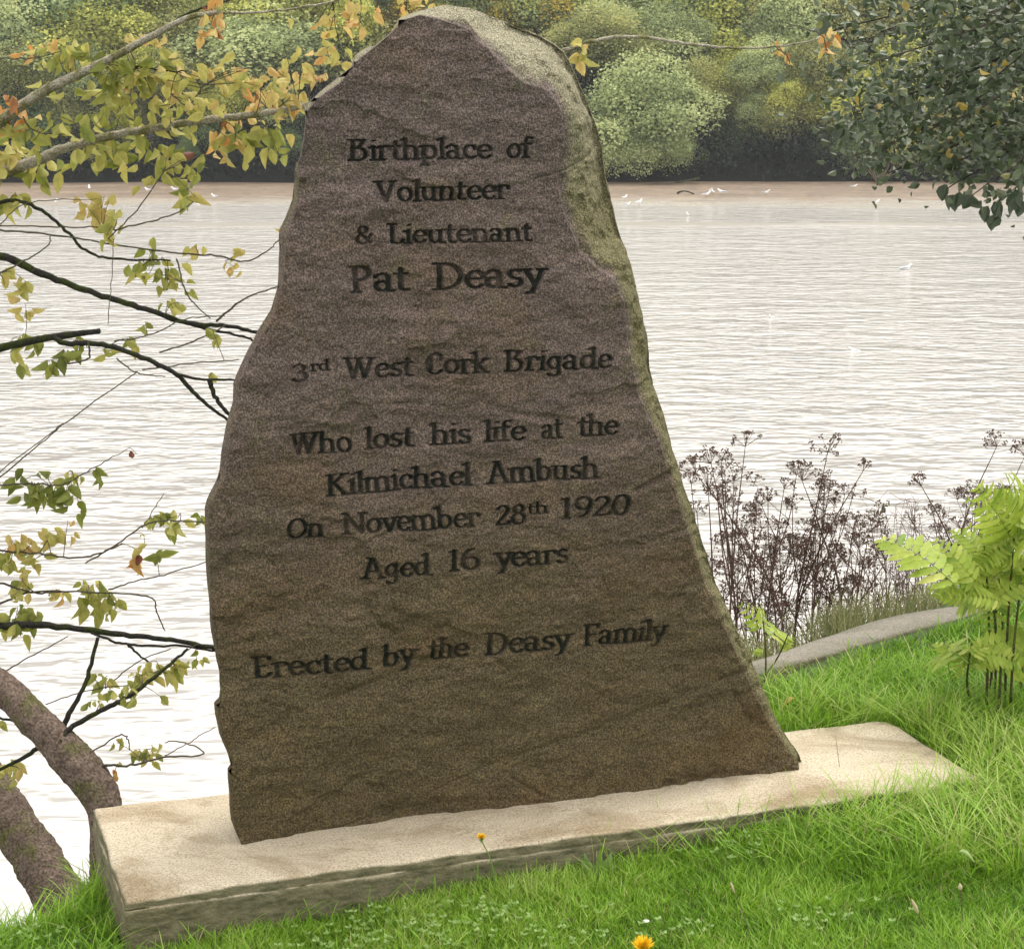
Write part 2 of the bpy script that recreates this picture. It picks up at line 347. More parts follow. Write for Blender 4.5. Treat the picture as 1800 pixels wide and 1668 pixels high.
# mudflat: gentle uneven sheet that rises out of the water
xs = np.linspace(-160, 160, 260); ys = np.unique(np.concatenate([np.linspace(60, 72, 50), np.linspace(72, 90, 24)]))
X, Y = np.meshgrid(xs, ys)
Z = WZ + np.interp(Y, [60, 68, 71, 85, 90], [-.12, -.004, .025, .09, .14]) + .036 * fbm(X * .12, Y * .8, 0, 4, 9)
nx, ny = len(xs), len(ys); ii = (np.arange(ny - 1)[:, None] * nx + np.arange(nx - 1)[None]).ravel()
tag(link('mudflat', mesh_np('mudflat', np.stack([X, Y, Z], -1).reshape(-1, 3), np.stack([ii, ii + 1, ii + nx + 1, ii + nx], -1), None, True), M['mud']), kind='structure')
# thin mud bar in front of it
xs = np.linspace(-60, 60, 400); t = np.linspace(-1, 1, 9); X, T = np.meshgrid(xs, t)
yc = 59.6 + .25 * vnoise(X * .12, 0, 0, 5); wd = .75 + .45 * vnoise(X * .3, 0, 0, 6)
Z = WZ + .045 * (1 - T ** 2) * (1 + .6 * vnoise(X * .5, T, 0, 8)) - .012
nx, ny = len(xs), len(t); ii = (np.arange(ny - 1)[:, None] * nx + np.arange(nx - 1)[None]).ravel()
tag(link('mud_bar', mesh_np('mud_bar', np.stack([X, yc + T * wd, Z], -1).reshape(-1, 3), np.stack([ii, ii + 1, ii + nx + 1, ii + nx], -1), None, True), M['bar']), kind='structure')
# hillside
def hill(x, y):
    y = np.asarray(y, float)
    return np.interp(y, [84, 85.3, 86, 92, 130, 180, 1300], [WZ - .2, WZ + .12, WZ + .7, WZ + 3.2, WZ + 24, WZ + 34, WZ + 60]) + .5 * vnoise(np.asarray(x) * .12, y * .12, 0, 12) * np.clip((y - 86) / 6, 0, 3)
xs = np.concatenate([np.linspace(-900, -120, 10), np.linspace(-110, 110, 120), np.linspace(120, 900, 10)]); ys = np.concatenate([np.linspace(84, 87, 8), np.linspace(88, 180, 50), np.linspace(200, 1300, 8)])
X, Y = np.meshgrid(xs, ys); Z = hill(X, Y) ; nx, ny = len(xs), len(ys); ii = (np.arange(ny - 1)[:, None] * nx + np.arange(nx - 1)[None]).ravel()
tag(link('hillside', mesh_np('hillside', np.stack([X, Y, Z], -1).reshape(-1, 3), np.stack([ii, ii + 1, ii + nx + 1, ii + nx], -1), None, True), M['hill']), kind='structure')

# ---------------------------------------------------------------- far wood
def crown_mesh(name, seed, nl=24, N=24000, size=.038):
    r = np.random.default_rng(seed)
    d = unit(r.normal(size=(nl, 3))); d[:, 2] = np.abs(d[:, 2]) * 1.1 - .45; C = d * r.uniform(.38, .78, (nl, 1)) * np.array([1, 1, .9])
    C = np.vstack([C, [[0, 0, 0], [0, 0, .35]]]); rad = np.concatenate([r.uniform(.20, .40, nl), [.55, .5]])
    hue = r.uniform(-.26, .26, nl + 2)
    k = r.choice(nl + 2, N, p=rad ** 2 / np.sum(rad ** 2)); dr = unit(r.normal(size=(N, 3)))
    low = dr[:, 2] < -.2; dr[low & (r.random(N) < .6), 2] *= -1
    rr = rad[k] * (1 - .28 * r.random(N) ** 2) * (1 + .10 * r.normal(size=N))
    P = C[k] + dr * rr[:, None]; P = P * (1 + .16 * fbm(P[:, 0] * 3, P[:, 1] * 3, P[:, 2] * 3, 3, seed))[:, None]
    A = unit(dr * .35 + r.normal(size=(N, 3)) * .8 + np.array([0, 0, -.35])); Nn = unit(dr + r.normal(size=(N, 3)) * .55 + np.array([0, 0, .35]))
    L = size * r.uniform(.6, 1.35, N); tint = np.clip(.5 + hue[k] + r.normal(size=N) * .17, 0, 1)
    V, Fc, t = leaf_cloud(P, A, Nn, L, L * .95, tint, QUAD)
    return mesh_np(name, V, Fc, {'tint': t})
crowns = [crown_mesh('crown', s) for s in (11, 12, 13, 14, 15, 16)]
def trunk_mesh(seed):
    r = np.random.default_rng(seed); g = Geo()
    P = catmull([(0, 0, -.3), (r.normal() * .03, r.normal() * .03, .25), (r.normal() * .06, r.normal() * .06, .7), (0, 0, 1.1)], 4)
    tube(g, P, [.055, .04, .02], 7, .05)
    for i in range(6):
        a = r.uniform(0, 6.28); z = r.uniform(.35, .8); l = r.uniform(.3, .6)
        tube(g, catmull([(0, 0, z), (math.cos(a) * l * .5, math.sin(a) * l * .5, z + .18), (math.cos(a) * l, math.sin(a) * l, z + .3 + r.uniform(0, .2))], 3), [.02, .006], 5)
    return g.mesh('trunk')
trunks = [trunk_mesh(s) for s in (1, 2, 3)]
TREE_LABEL = {'grey': 'rounded pale grey-green tree in the wood across the river', 'yellow': 'yellow-green leafy tree in the wood across the river',
              'dark': 'dark green tree in the wood across the river', 'olive': 'olive green tree in the wood across the river', 'autumn': 'golden autumn tree in the wood across the river'}
tn = [0]
def far_tree(c, r, kind, sz=1.0, label=None):
    r = float(r)
    i = tn[0]; tn[0] += 1
    gz_ = float(hill(c[0], c[1])); e = empty('broadleaf_tree', (c[0], c[1], gz_)); 
    tag(e, label or TREE_LABEL[kind], 'tree', None if label else kind.replace('grey', 'pale') + ' trees of the far wood')
    hgt = max(c[2] - gz_, .6)
    o = link('crown', crowns[i % 6], M['far_' + kind], e)
    o.material_slots[0].link = 'OBJECT'; o.material_slots[0].material = M['far_' + kind]
    o.location = (0, 0, hgt); o.scale = (r * random.uniform(.95, 1.2), r, r * sz * random.uniform(.85, 1.1)); o.rotation_euler = (0, 0, i * 2.4)
    tr = link('trunk', trunks[i % 3], M['bark_far'], e); k = (hgt + r * .3) / 1.0; tr.scale = (k * .8 + .5, k * .8 + .5, k); tr.rotation_euler = (0, 0, i)
ADJ = {'grey': 'pale grey-green', 'yellow': 'yellow-green', 'dark': 'dark green', 'olive': 'olive green', 'autumn': 'golden'}
ZONE = [(40, 'at the left edge of the photo'), (160, 'behind the leftmost autumn leaves'), (260, 'below the rising top left branch'), (400, 'behind the orange leaf cluster at top left'), (560, 'just left of the stone'), (790, 'partly hidden behind the left of the stone top'), (960, 'partly hidden behind the right of the stone top'), (1110, 'at the right shoulder of the stone'), (1200, 'under the thin bare twig right of the stone'), (1340, 'above the dark gap right of the pale bushy tree'), (1450, 'near the two orange leaves at the twig tip'), (1550, 'at the left fringe of the hanging dark boughs'), (1680, 'behind the middle of the hanging dark boughs'), (9999, 'behind the hanging boughs at the right edge')]
used_lab = set()
def T(px, py, rpx, D, kind, sz=1.0, label=None):
    if label is None:
        z_ = [q for lim, q in ZONE if px < lim][0]; r_ = 'low bush' if rpx < 55 and py > 250 else 'tree' if D < 89.6 else 'back-row tree'
        label = '%s far %s %s' % (ADJ[kind], r_, z_)
        if label in used_lab: label = ('smaller ' if rpx < 80 else 'larger ') + label
        used_lab.add(label)
    far_tree(at(px, py, D), rpx / F * D * 1.28, kind, sz, label)
T(1128, 205, 112, 86.6, 'grey', 1.0, 'pale rounded bushy tree reaching down to the shore just right of the stone')
T(1060, 90, 85, 90, 'olive'); T(1175, 80, 75, 92, 'grey'); T(1000, 30, 90, 95, 'yellow')
T(1250, 30, 80, 94, 'dark'); T(1300, 150, 78, 89.5, 'yellow'); T(1395, 85, 95, 91, 'grey'); T(1370, 205, 70, 88.5, 'olive'); T(1290, 235, 45, 88.5, 'dark')
T(1470, 190, 80, 88, 'yellow', .9, 'yellow-green tree over the dark gap of the far bank behind the hanging branches'); T(1490, 40, 90, 93, 'olive'); T(1545, 255, 62, 87, 'dark'); T(1590, 150, 90, 90, 'yellow'); T(1640, 260, 75, 87, 'olive')
T(1700, 140, 110, 91, 'dark'); T(1740, 265, 70, 87, 'dark'); T(1830, 230, 100, 88, 'olive'); T(1620, 20, 90, 95, 'olive'); T(1800, 60, 110, 94, 'olive')
T(60, 95, 115, 90, 'grey', .9); T(195, 85, 120, 91, 'yellow', .85, 'broad yellow-green tree of the far wood below the top left branch'); T(20, 215, 85, 88, 'dark'); T(115, 215, 75, 88, 'olive'); T(330, 120, 100, 90, 'olive'); T(225, 215, 60, 88.5, 'olive')
T(470, 110, 120, 90, 'grey', .9, 'broad pale green tree of the far wood just left of the stone'); T(340, 225, 55, 88.5, 'dark'); T(500, 235, 55, 89.5, 'dark'); T(600, 60, 90, 92, 'yellow'); T(420, 10, 90, 95, 'dark'); T(700, 20, 90, 94, 'autumn', 1, 'golden tree of the far wood at the top left of the stone')
T(850, 0, 90, 95, 'yellow'); T(930, 20, 80, 94, 'autumn', 1, 'small golden tree of the far wood above the right shoulder of the stone'); T(720, 180, 110, 89, 'olive'); T(890, 190, 110, 89, 'dark'); T(-90, 150, 110, 89, 'yellow')
T(1230, 175, 60, 88, 'olive'); T(1345, 130, 60, 88.2, 'grey'); T(1440, 130, 65, 88, 'olive'); T(150, 140, 60, 87.6, 'grey'); T(260, 130, 60, 87.8, 'yellow'); T(400, 170, 60, 87.8, 'yellow'); T(490, 190, 45, 87.4, 'grey'); T(30, 150, 60, 87.5, 'olive'); T(1100, 270, 60, 85.9, 'grey'); T(1180, 270, 50, 85.9, 'grey'); T(1400, 180, 50, 87.4, 'yellow'); T(1325, 200, 45, 87.4, 'grey')
T(1490, 262, 52, 86.8, 'dark'); T(1570, 285, 42, 86.4, 'olive'); T(1650, 288, 40, 86.4, 'dark');  T(70, 285, 40, 86.5, 'dark'); T(180, 292, 30, 86.3, 'olive'); T(505, 275, 36, 86.5, 'dark'); T(330, 296, 22, 86.2, 'dark'); T(1760, 290, 46, 86.5, 'dark')
rr = np.random.default_rng(5); kinds = ['grey', 'yellow', 'dark', 'olive', 'olive', 'grey', 'yellow']
for D, hh in ((94, 3.4), (98.5, 4.6), (104, 5.5)):
    x = -44 + rr.uniform(0, 3)
    while x < 44:
        far_tree((x, D + rr.uniform(-1.5, 1.5), float(hill(x, D)) + hh + rr.uniform(-.8, .8)), rr.uniform(3.4, 4.8), kinds[rr.integers(7)], rr.uniform(.8, 1.05)); x += rr.uniform(4.2, 5.8)
for x in list(np.arange(-46, -26, 4.6)) + list(np.arange(28, 47, 4.6)):
    far_tree((x, 88 + rr.uniform(-.8, .8), WZ + 5 + rr.uniform(-1, 1)), rr.uniform(2.5, 3.4), kinds[rr.integers(7)])
# undergrowth along the far bank, tree shade painted into its leaves
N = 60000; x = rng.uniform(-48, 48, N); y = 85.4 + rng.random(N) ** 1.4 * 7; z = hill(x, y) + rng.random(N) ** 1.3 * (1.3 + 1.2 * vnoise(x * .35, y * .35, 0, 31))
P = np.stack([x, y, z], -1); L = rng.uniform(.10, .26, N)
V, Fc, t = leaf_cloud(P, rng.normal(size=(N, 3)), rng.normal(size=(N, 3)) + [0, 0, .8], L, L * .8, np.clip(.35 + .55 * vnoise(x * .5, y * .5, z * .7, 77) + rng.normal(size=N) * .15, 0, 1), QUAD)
tag(link('undergrowth', mesh_np('undergrowth', V, Fc, {'tint': t}), M['under']), 'undergrowth under the trees on the far bank, shade painted into its dark leaves', 'undergrowth', kind='stuff')
# reddish bare shrub at the shore
def shore_shrub(px, py, D, s, mat, label, n=70):
    c = at(px, py, D); e = empty('shore_shrub', c); g = Geo()
    for i in range(n):
        a = rng.uniform(0, 6.28); l = s * rng.uniform(.5, 1); q = rng.uniform(.2, .9)
        tube(g, catmull([(0, 0, 0), (math.cos(a) * l * q * .5, math.sin(a) * l * q * .5, l * .45), (math.cos(a) * l * q, math.sin(a) * l * q, l * rng.uniform(.5, 1))], 3), [.03, .012], 3, cap=False)
    link('stems', g.mesh('stems'), mat, e); tag(e, label, 'shrub')
shore_shrub(1545, 328, 84.5, 1.1, M['dead_pale'], 'small bare pinkish brown shrub at the edge of the far mudflat')
def log(pts, D, wpx, name, label, mat):
    g = Geo(); P = catmull([at(*q, D) for q in pts], 5); tube(g, P, [wpx / 2 / F * D, wpx / 4 / F * D], 6, .15); o = link(name, g.mesh(name), mat); tag(o, label, name.replace('_', ' ')); return o
log([(1190, 340), (1203, 336), (1220, 341)], 76, 4, 'driftwood', 'short dark driftwood branch lying on the far mudflat right of the stone', M['bark_moss'])
log([(1230, 314), (1205, 318), (1165, 326)], 84.6, 5, 'fallen_bough', 'fallen bough at the shoreline under the pale bushy tree', M['bark_far'])

# gulls
def gull_meshes():
    g = Geo(); ang = np.linspace(0, 2 * math.pi, 9)[:-1]
    P = np.array([(-.2, 0, .16), (-.12, 0, .17), (0, 0, .18), (.1, 0, .21), (.15, 0, .27), (.19, 0, .30), (.225, 0, .295)]); tube(g, P, [.012, .045, .06, .05, .032, .035, .012], 8)
    b = g.mesh('body'); g = Geo()
    for s in (-1, 1): tube(g, [(-.27, s * .02, .17), (-.1, s * .05, .2), (.06, s * .05, .21)], [.006, .032, .015], 6)
    wg = g.mesh('wings'); g = Geo(); tube(g, [(.22, 0, .293), (.265, 0, .283)], [.01, .003], 5)
    for s in (-1, 1): tube(g, [(0.01, s * .025, .15), (0.015, s * .025, 0)], .006, 4)
    return b, wg, g.mesh('beak_and_legs')
gb, gw, gl = gull_meshes()
gulls = [(157, 333), (98, 357), (137, 359), (261, 337), (308, 336), (377, 349), (347, 362), (1098, 349), (1102, 361), (1123, 359), (1241, 345), (1247, 339), (1253, 339), (1269, 340), (1346, 342), (1501, 329), (1540, 359)]
for i, (px, py) in enumerate(gulls):
    p = on_z(px, py + 4, WZ + np.interp(py, [325, 362], [.09, .02])); e = empty('gull', p, rng.uniform(0, 6.28)); s = rng.uniform(.62, .9); e.scale = (s, s, s)
    side = 'left' if px < 600 else 'right'; rank = sorted(q_[0] for q_ in gulls if (q_[0] < 600) == (px < 600)).index(px)
    tag(e, 'tiny white gull on the far mudflat %s of the stone, %s from the left there' % (side, ['first', 'second', 'third', 'fourth', 'fifth', 'sixth', 'seventh', 'eighth', 'ninth', 'tenth'][rank]), 'gull', 'gulls on the mud %s of the stone' % side)
    link('body', gb, M['gull'], e); link('wings', gw, M['gullw'], e); link('legs', gl, M['beak'], e)
for px, py, lb in ((1503, 616, 'white gull on the water above the dried umbels'), (1592, 474, 'white gull floating far out on the water below the hanging branches'), (1356, 558, 'small white gull floating in the middle of the river right of the stone'), (1209, 380, 'white gull wading at the edge of the thin mud bar'), (43, 578, 'white gull on the water behind the left branches')):
    p = on_z(px, py, WZ); e = empty('gull', p + np.array([0, 0, -.1]), rng.uniform(0, 6.28)); s = .5 if py > 500 else .75; e.scale = (s, s, s); tag(e, lb, 'gull')
    link('body', gb, M['gull'], e); link('wings', gw, M['gullw'], e)

# ---------------------------------------------------------------- plinth
def plinth():
    e = empty('plinth', (BL + BR + FL + FR) / 4); c0 = (BL + BR + FL + FR) / 4
    nu, nv = 260, 70
    S, Tt = np.meshgrid(np.linspace(0, 1, nu), np.linspace(0, 1, nv))
    top = (FL[None, None] * (1 - S[..., None]) + FR * S[..., None]) * (1 - Tt[..., None]) + (BL * (1 - S[..., None]) + BR * S[..., None]) * Tt[..., None]
    top = top.copy(); W_, D_ = 2.08, .5
    ed = np.minimum.reduce([S * W_, (1 - S) * W_, Tt * D_, (1 - Tt) * D_])
    x, y = top[..., 0], top[..., 1]
    top[..., 2] = -.005 * np.clip(1 - ed / .008, 0, 1) ** 2 + .0022 * fbm(x * 8, y * 8, 0, 4, 2)
    chip = np.clip(vnoise(x * 16, y * 16, 0, 7) - .35, 0, 1) * np.clip(1 - ed / .03, 0, 1); top[..., 2] -= chip * .009
    V = [top.reshape(-1, 3)]; ii = (np.arange(nv - 1)[:, None] * nu + np.arange(nu - 1)[None]).ravel(); Fc = [np.stack([ii, ii + 1, ii + nu + 1, ii + nu], -1)]
    # sides: a rough lip, a formwork line and a worn face below
    idx = np.concatenate([np.arange(nu), np.arange(1, nv) * nu + nu - 1, (nv - 1) * nu + np.arange(nu - 2, -1, -1), np.arange(nv - 2, 0, -1) * nu])
    ring = V[0][idx]; cen = ring.mean(0); nrm = np.zeros_like(ring)
    def nn(a, b): d = b - a; q = np.array([d[1], -d[0], 0]); return q / np.linalg.norm(q)
    nF, nR_, nB, nL_ = nn(FL, FR), nn(FR, BR), nn(BR, BL), nn(BL, FL)
    cnt = [nu, nv - 1, nu - 1, nv - 2]; nrm = np.vstack([np.tile(a, (c, 1)) for a, c in zip((nF, nR_, nB, nL_), cnt)])
    zs = [-.007, -.014, -.020, -.024, -.026, -.035, -.05, -.07, -.09, -.115, -.15, -.22, -.34]; off = [.001, .001, 0, 0, .002, .003, .001, .002, 0, .002, 0, 0, 0]
    base = len(V[0]); prev = idx; k = len(idx)
    for j, (z, f) in enumerate(zip(zs, off)):
        q = ring.copy(); q[:, 2] = z + np.minimum(ring[:, 2], 0) * .5 * (j < 3)
        rough = .003 * fbm(q[:, 0] * 14, q[:, 1] * 14, np.full(k, z * 60), 5, 40) + (f if j else 0)
        q += nrm * rough[:, None]; V.append(q); cur = base + j * k + np.arange(k)
        Fc.append(np.stack([prev, cur, np.roll(cur, -1), np.roll(prev, -1)], -1)); prev = cur
    Vv = np.vstack(V) - c0; o = link('slab', mesh_np('slab', Vv, np.vstack(Fc), None, True), M['concrete'], e)
    tag(e, 'low concrete plinth with a sandy top and algae-stained front under the memorial stone', 'plinth')
plinth()

# ---------------------------------------------------------------- kerb
kf = catmull(kfar, 8); kn = catmull(knear, 8); m_ = len(kf); rows = []
for a, q in zip(kf, kn):
    d = unit(a - q); o_ = np.array([0, 0, 1.])
    rows.append([q - o_ * .2, q - o_ * .012, q + d * .012, (a + q) / 2 + o_ * .006, a - d * .015, a - o_ * .02, a + d * .02 - o_ * .6])
Vk = np.array(rows); Vk += .004 * fbm(Vk[..., 0] * 6, Vk[..., 1] * 6, Vk[..., 2] * 6, 3, 77)[..., None]; r_ = Vk.shape[1]
ii = (np.arange(m_ - 1)[:, None] * r_ + np.arange(r_ - 1)[None]).ravel()
tag(link('kerb', mesh_np('kerb', Vk.reshape(-1, 3), np.stack([ii, ii + r_, ii + r_ + 1, ii + 1], -1), None, True), M['kerb']), 'curving grey concrete kerb along the edge of the lawn', 'kerb')

# ---------------------------------------------------------------- memorial stone
P0 = on_z(425, 1482, 0); P1 = on_z(1415, 1350, 0)
U = unit(P1 - P0); NB = np.array([-U[1], U[0], 0.])      # NB points away from the camera
def to_face(px, py, dep=0.0):
    d = ray(px, py); o0 = P0 + NB * dep; t = ((o0 - CAM) @ NB) / (d @ NB); p = CAM + d * t
    return np.array([(p - P0) @ U, p[2]])
outL = [(425, 1490), (406, 1440), (401, 1370), (403, 1330), (386, 1290), (379, 1250), (386, 1215), (383, 1160), (372, 1110), (368, 1050), (363, 990), (362, 950), (360, 890), (372, 862), (385, 838), (389, 790), (397, 745), (409, 710), (411, 670), (430, 630), (455, 585), (478, 548), (491, 505), (494, 440), (493, 410), (505, 385), (520, 345), (524, 290), (532, 240), (537, 190), (560, 165), (598, 135), (628, 95), (662, 75), (682, 55), (708, 32), (740, 18), (785, 9)]
outR = [(785, 9), (830, 14), (862, 27), (900, 42), (950, 64), (990, 90), (1012, 130), (1030, 170), (1046, 210), (1060, 250), (1068, 300), (1077, 350), (1088, 400), (1102, 440), (1112, 480), (1122, 530), (1136, 590), (1141, 650), (1155, 700), (1171, 760), (1190, 830), (1211, 890), (1236, 960), (1262, 1030), (1290, 1100), (1318, 1160), (1345, 1220), (1372, 1275), (1400, 1320), (1418, 1358)]
inF = [(432, 1490), (420, 1440), (415, 1370), (415, 1330), (400, 1290), (394, 1250), (398, 1215), (396, 1160), (386, 1110), (382, 1050), (378, 990), (377, 950), (376, 890), (388, 868), (403, 838), (408, 790), (415, 745), (424, 710), (428, 670), (447, 630), (470, 590), (494, 550), (506, 505), (512, 440), (518, 410), (526, 385), (536, 345), (539, 290), (542, 240), (544, 205), (566, 175), (602, 145), (618, 118), (662, 82), (684, 64), (712, 36), (745, 26), (790, 38), (825, 50), (850, 78), (888, 118), (925, 148), (965, 160), (985, 195), (992, 250), (980, 300), (986, 350), (1003, 400), (1018, 440), (1048, 472), (1078, 490), (1094, 535), (1102, 590), (1108, 645), (1124, 700), (1150, 760), (1172, 830), (1192, 890), (1216, 960), (1242, 1030), (1270, 1100), (1298, 1160), (1326, 1220), (1356, 1275), (1388, 1320), (1404, 1360)]
def chain(pts, dep):
    q = np.array([to_face(x, y, d) for (x, y), d in zip(pts, dep)]); return q
# rim depth along each chain (bottom -> top on the left, top -> bottom on the right)
dl = np.interp([p[1] for p in outL], [9, 200, 1490], [.08, .035, .035]); dr = np.interp([p[1] for p in outR], [9, 60, 300, 480, 900, 1358], [.10, .15, .13, .085, .06, .04])
CL = chain(outL, dl); CR = chain(outR, dr)[::-1]; FP = np.array([to_face(p[0] - (8 if p[0] < 600 and p[1] > 150 else 0), p[1]) for p in inF])
ztop = min(CL[-1, 1], CR[-1, 1])
def mono(c):
    z = np.maximum.accumulate(c[:, 1]); z = z + np.arange(len(z)) * 1e-6; return c[:, 0], z
uL_, zL_ = mono(CL); uR_, zR_ = mono(CR)
NR, NC = 820, 480
tt = np.linspace(0, 1, NR); zrow = (-.01) + (ztop + .01) * (tt * .0 + np.where(tt < .9, tt / .9 * .93, .93 + .07 * np.sin((tt - .9) / .1 * math.pi / 2)))
uL = np.interp(zrow, zL_, uL_); uR = np.interp(zrow, zR_, uR_)
top_u = .5 * (CL[-1, 0] + CR[-1, 0]); uL[-1] = uR[-1] = top_u
S = np.linspace(0, 1, NC); Sx = .5 - .5 * np.cos(S * math.pi); S = .75 * S + .25 * Sx
Ug = uL[:, None] + (uR - uL)[:, None] * S[None]; Zg = np.repeat(zrow[:, None], NC, 1)
def seg_dist(px, py, poly, closed=True):
    d = np.full(px.shape, 1e9); a = poly; b = np.roll(poly, -1, 0)
    for i in range(len(a) if closed else len(a) - 1):
        ax, ay = a[i]; bx, by = b[i]; dx, dy = bx - ax, by - ay; t = np.clip(((px - ax) * dx + (py - ay) * dy) / (dx * dx + dy * dy + 1e-12), 0, 1)
        d = np.minimum(d, (px - ax - t * dx) ** 2 + (py - ay - t * dy) ** 2)
    return np.sqrt(d)
def inside(px, py, poly):
    c = np.zeros(px.shape, bool); a = poly; b = np.roll(poly, -1, 0)
    for i in range(len(a)):
        ax, ay = a[i]; bx, by = b[i]
        if ay == by: continue
        c ^= ((ay > py) != (by > py)) & (px < (bx - ax) * (py - ay) / (by - ay) + ax)
    return c
dF = seg_dist(Ug, Zg, FP); dF[inside(Ug, Zg, FP)] = 0
low = Zg < .02; dF[low & (Ug > FP[0, 0]) & (Ug < FP[-1, 0])] = 0
# distance to the outline
OUT = np.vstack([np.stack([uL_, zL_], -1), np.stack([uR_, zR_], -1)[::-1]])
dO = seg_dist(Ug, Zg, OUT, False)
rimD = np.where(S[None] < .5, np.interp(zrow, zL_, dl)[:, None], np.interp(zrow, zR_, dr[::-1])[:, None])
q = np.where(dF > 0, dF / (dF + dO + 1e-6), 0)
wob = .12 * fbm(Ug * 7, Zg * 7, 0, 3, 21) * (q > 0) * (q < .97)
depth = rimD * np.clip(q + wob * q, 0, 1) ** 1.45
depth = np.clip(depth, 0, .2) + np.where(S[None] > .3, .006, .002) * np.clip(q / .06, 0, 1) * (1 - q)
face = np.clip(1 - q * 3, 0, 1); rimw = np.clip(q * 2, 0, 1)
n1_ = fbm(Ug * 2.2, Zg * 3.5, 0, 3, 1); n2_ = fbm(Ug * 11, Zg * 22, .5, 4, 2); n3_ = fbm(Ug * 30, Zg * 44, .5, 3, 3)
bed = np.abs(vnoise(Ug * 3.2 + Zg * 1.1, Zg * 9 - Ug * 2.3, 0, 61)); ledge = np.clip(.10 - bed, 0, .1) / .1 * np.clip(vnoise(Ug * 2.5, Zg * 2.5, 3, 62) + .1, 0, 1)
flake = np.clip(fbm(Ug * 4.5 + 3, Zg * 6.5, 7, 4, 131) - .28, 0, .25) / .25
depth += .013 * n1_ + .0062 * n2_ + .0028 * n3_ + .011 * ledge + .009 * flake ** .5
chips = np.abs(fbm(Ug * 13, Zg * 9, 2, 4, 5)) ; depth += np.where(S[None] < .4, .35, 1.0) * rimw * (1 - q ** 6) * (.020 * (chips - .35) + .006 * fbm(Ug * 40, Zg * 40, 1, 3, 6))
# a few scars: (px,py)->(px,py), depth
for a, b_, dd, wdt in (((1290, 1215), (1325, 1270), .006, .008), ((890, 1360), (955, 1400), .006, .006), ((700, 712), (745, 714), .006, .006), ((905, 728), (1010, 738), .006, .006), ((1120, 860), (1172, 832), .012, .007), ((855, 1150), (895, 1180), .005, .005), ((1050, 990), (1085, 1085), .004, .005), ((1000, 975), (1060, 960), .004, .006)):
    pa, pb = to_face(*a), to_face(*b_); dd_ = seg_dist(Ug + .006 * vnoise(Ug * 40, Zg * 40, 0, 8), Zg, np.array([pa, pb]), False); depth += dd * np.exp(-(dd_ / wdt) ** 2)

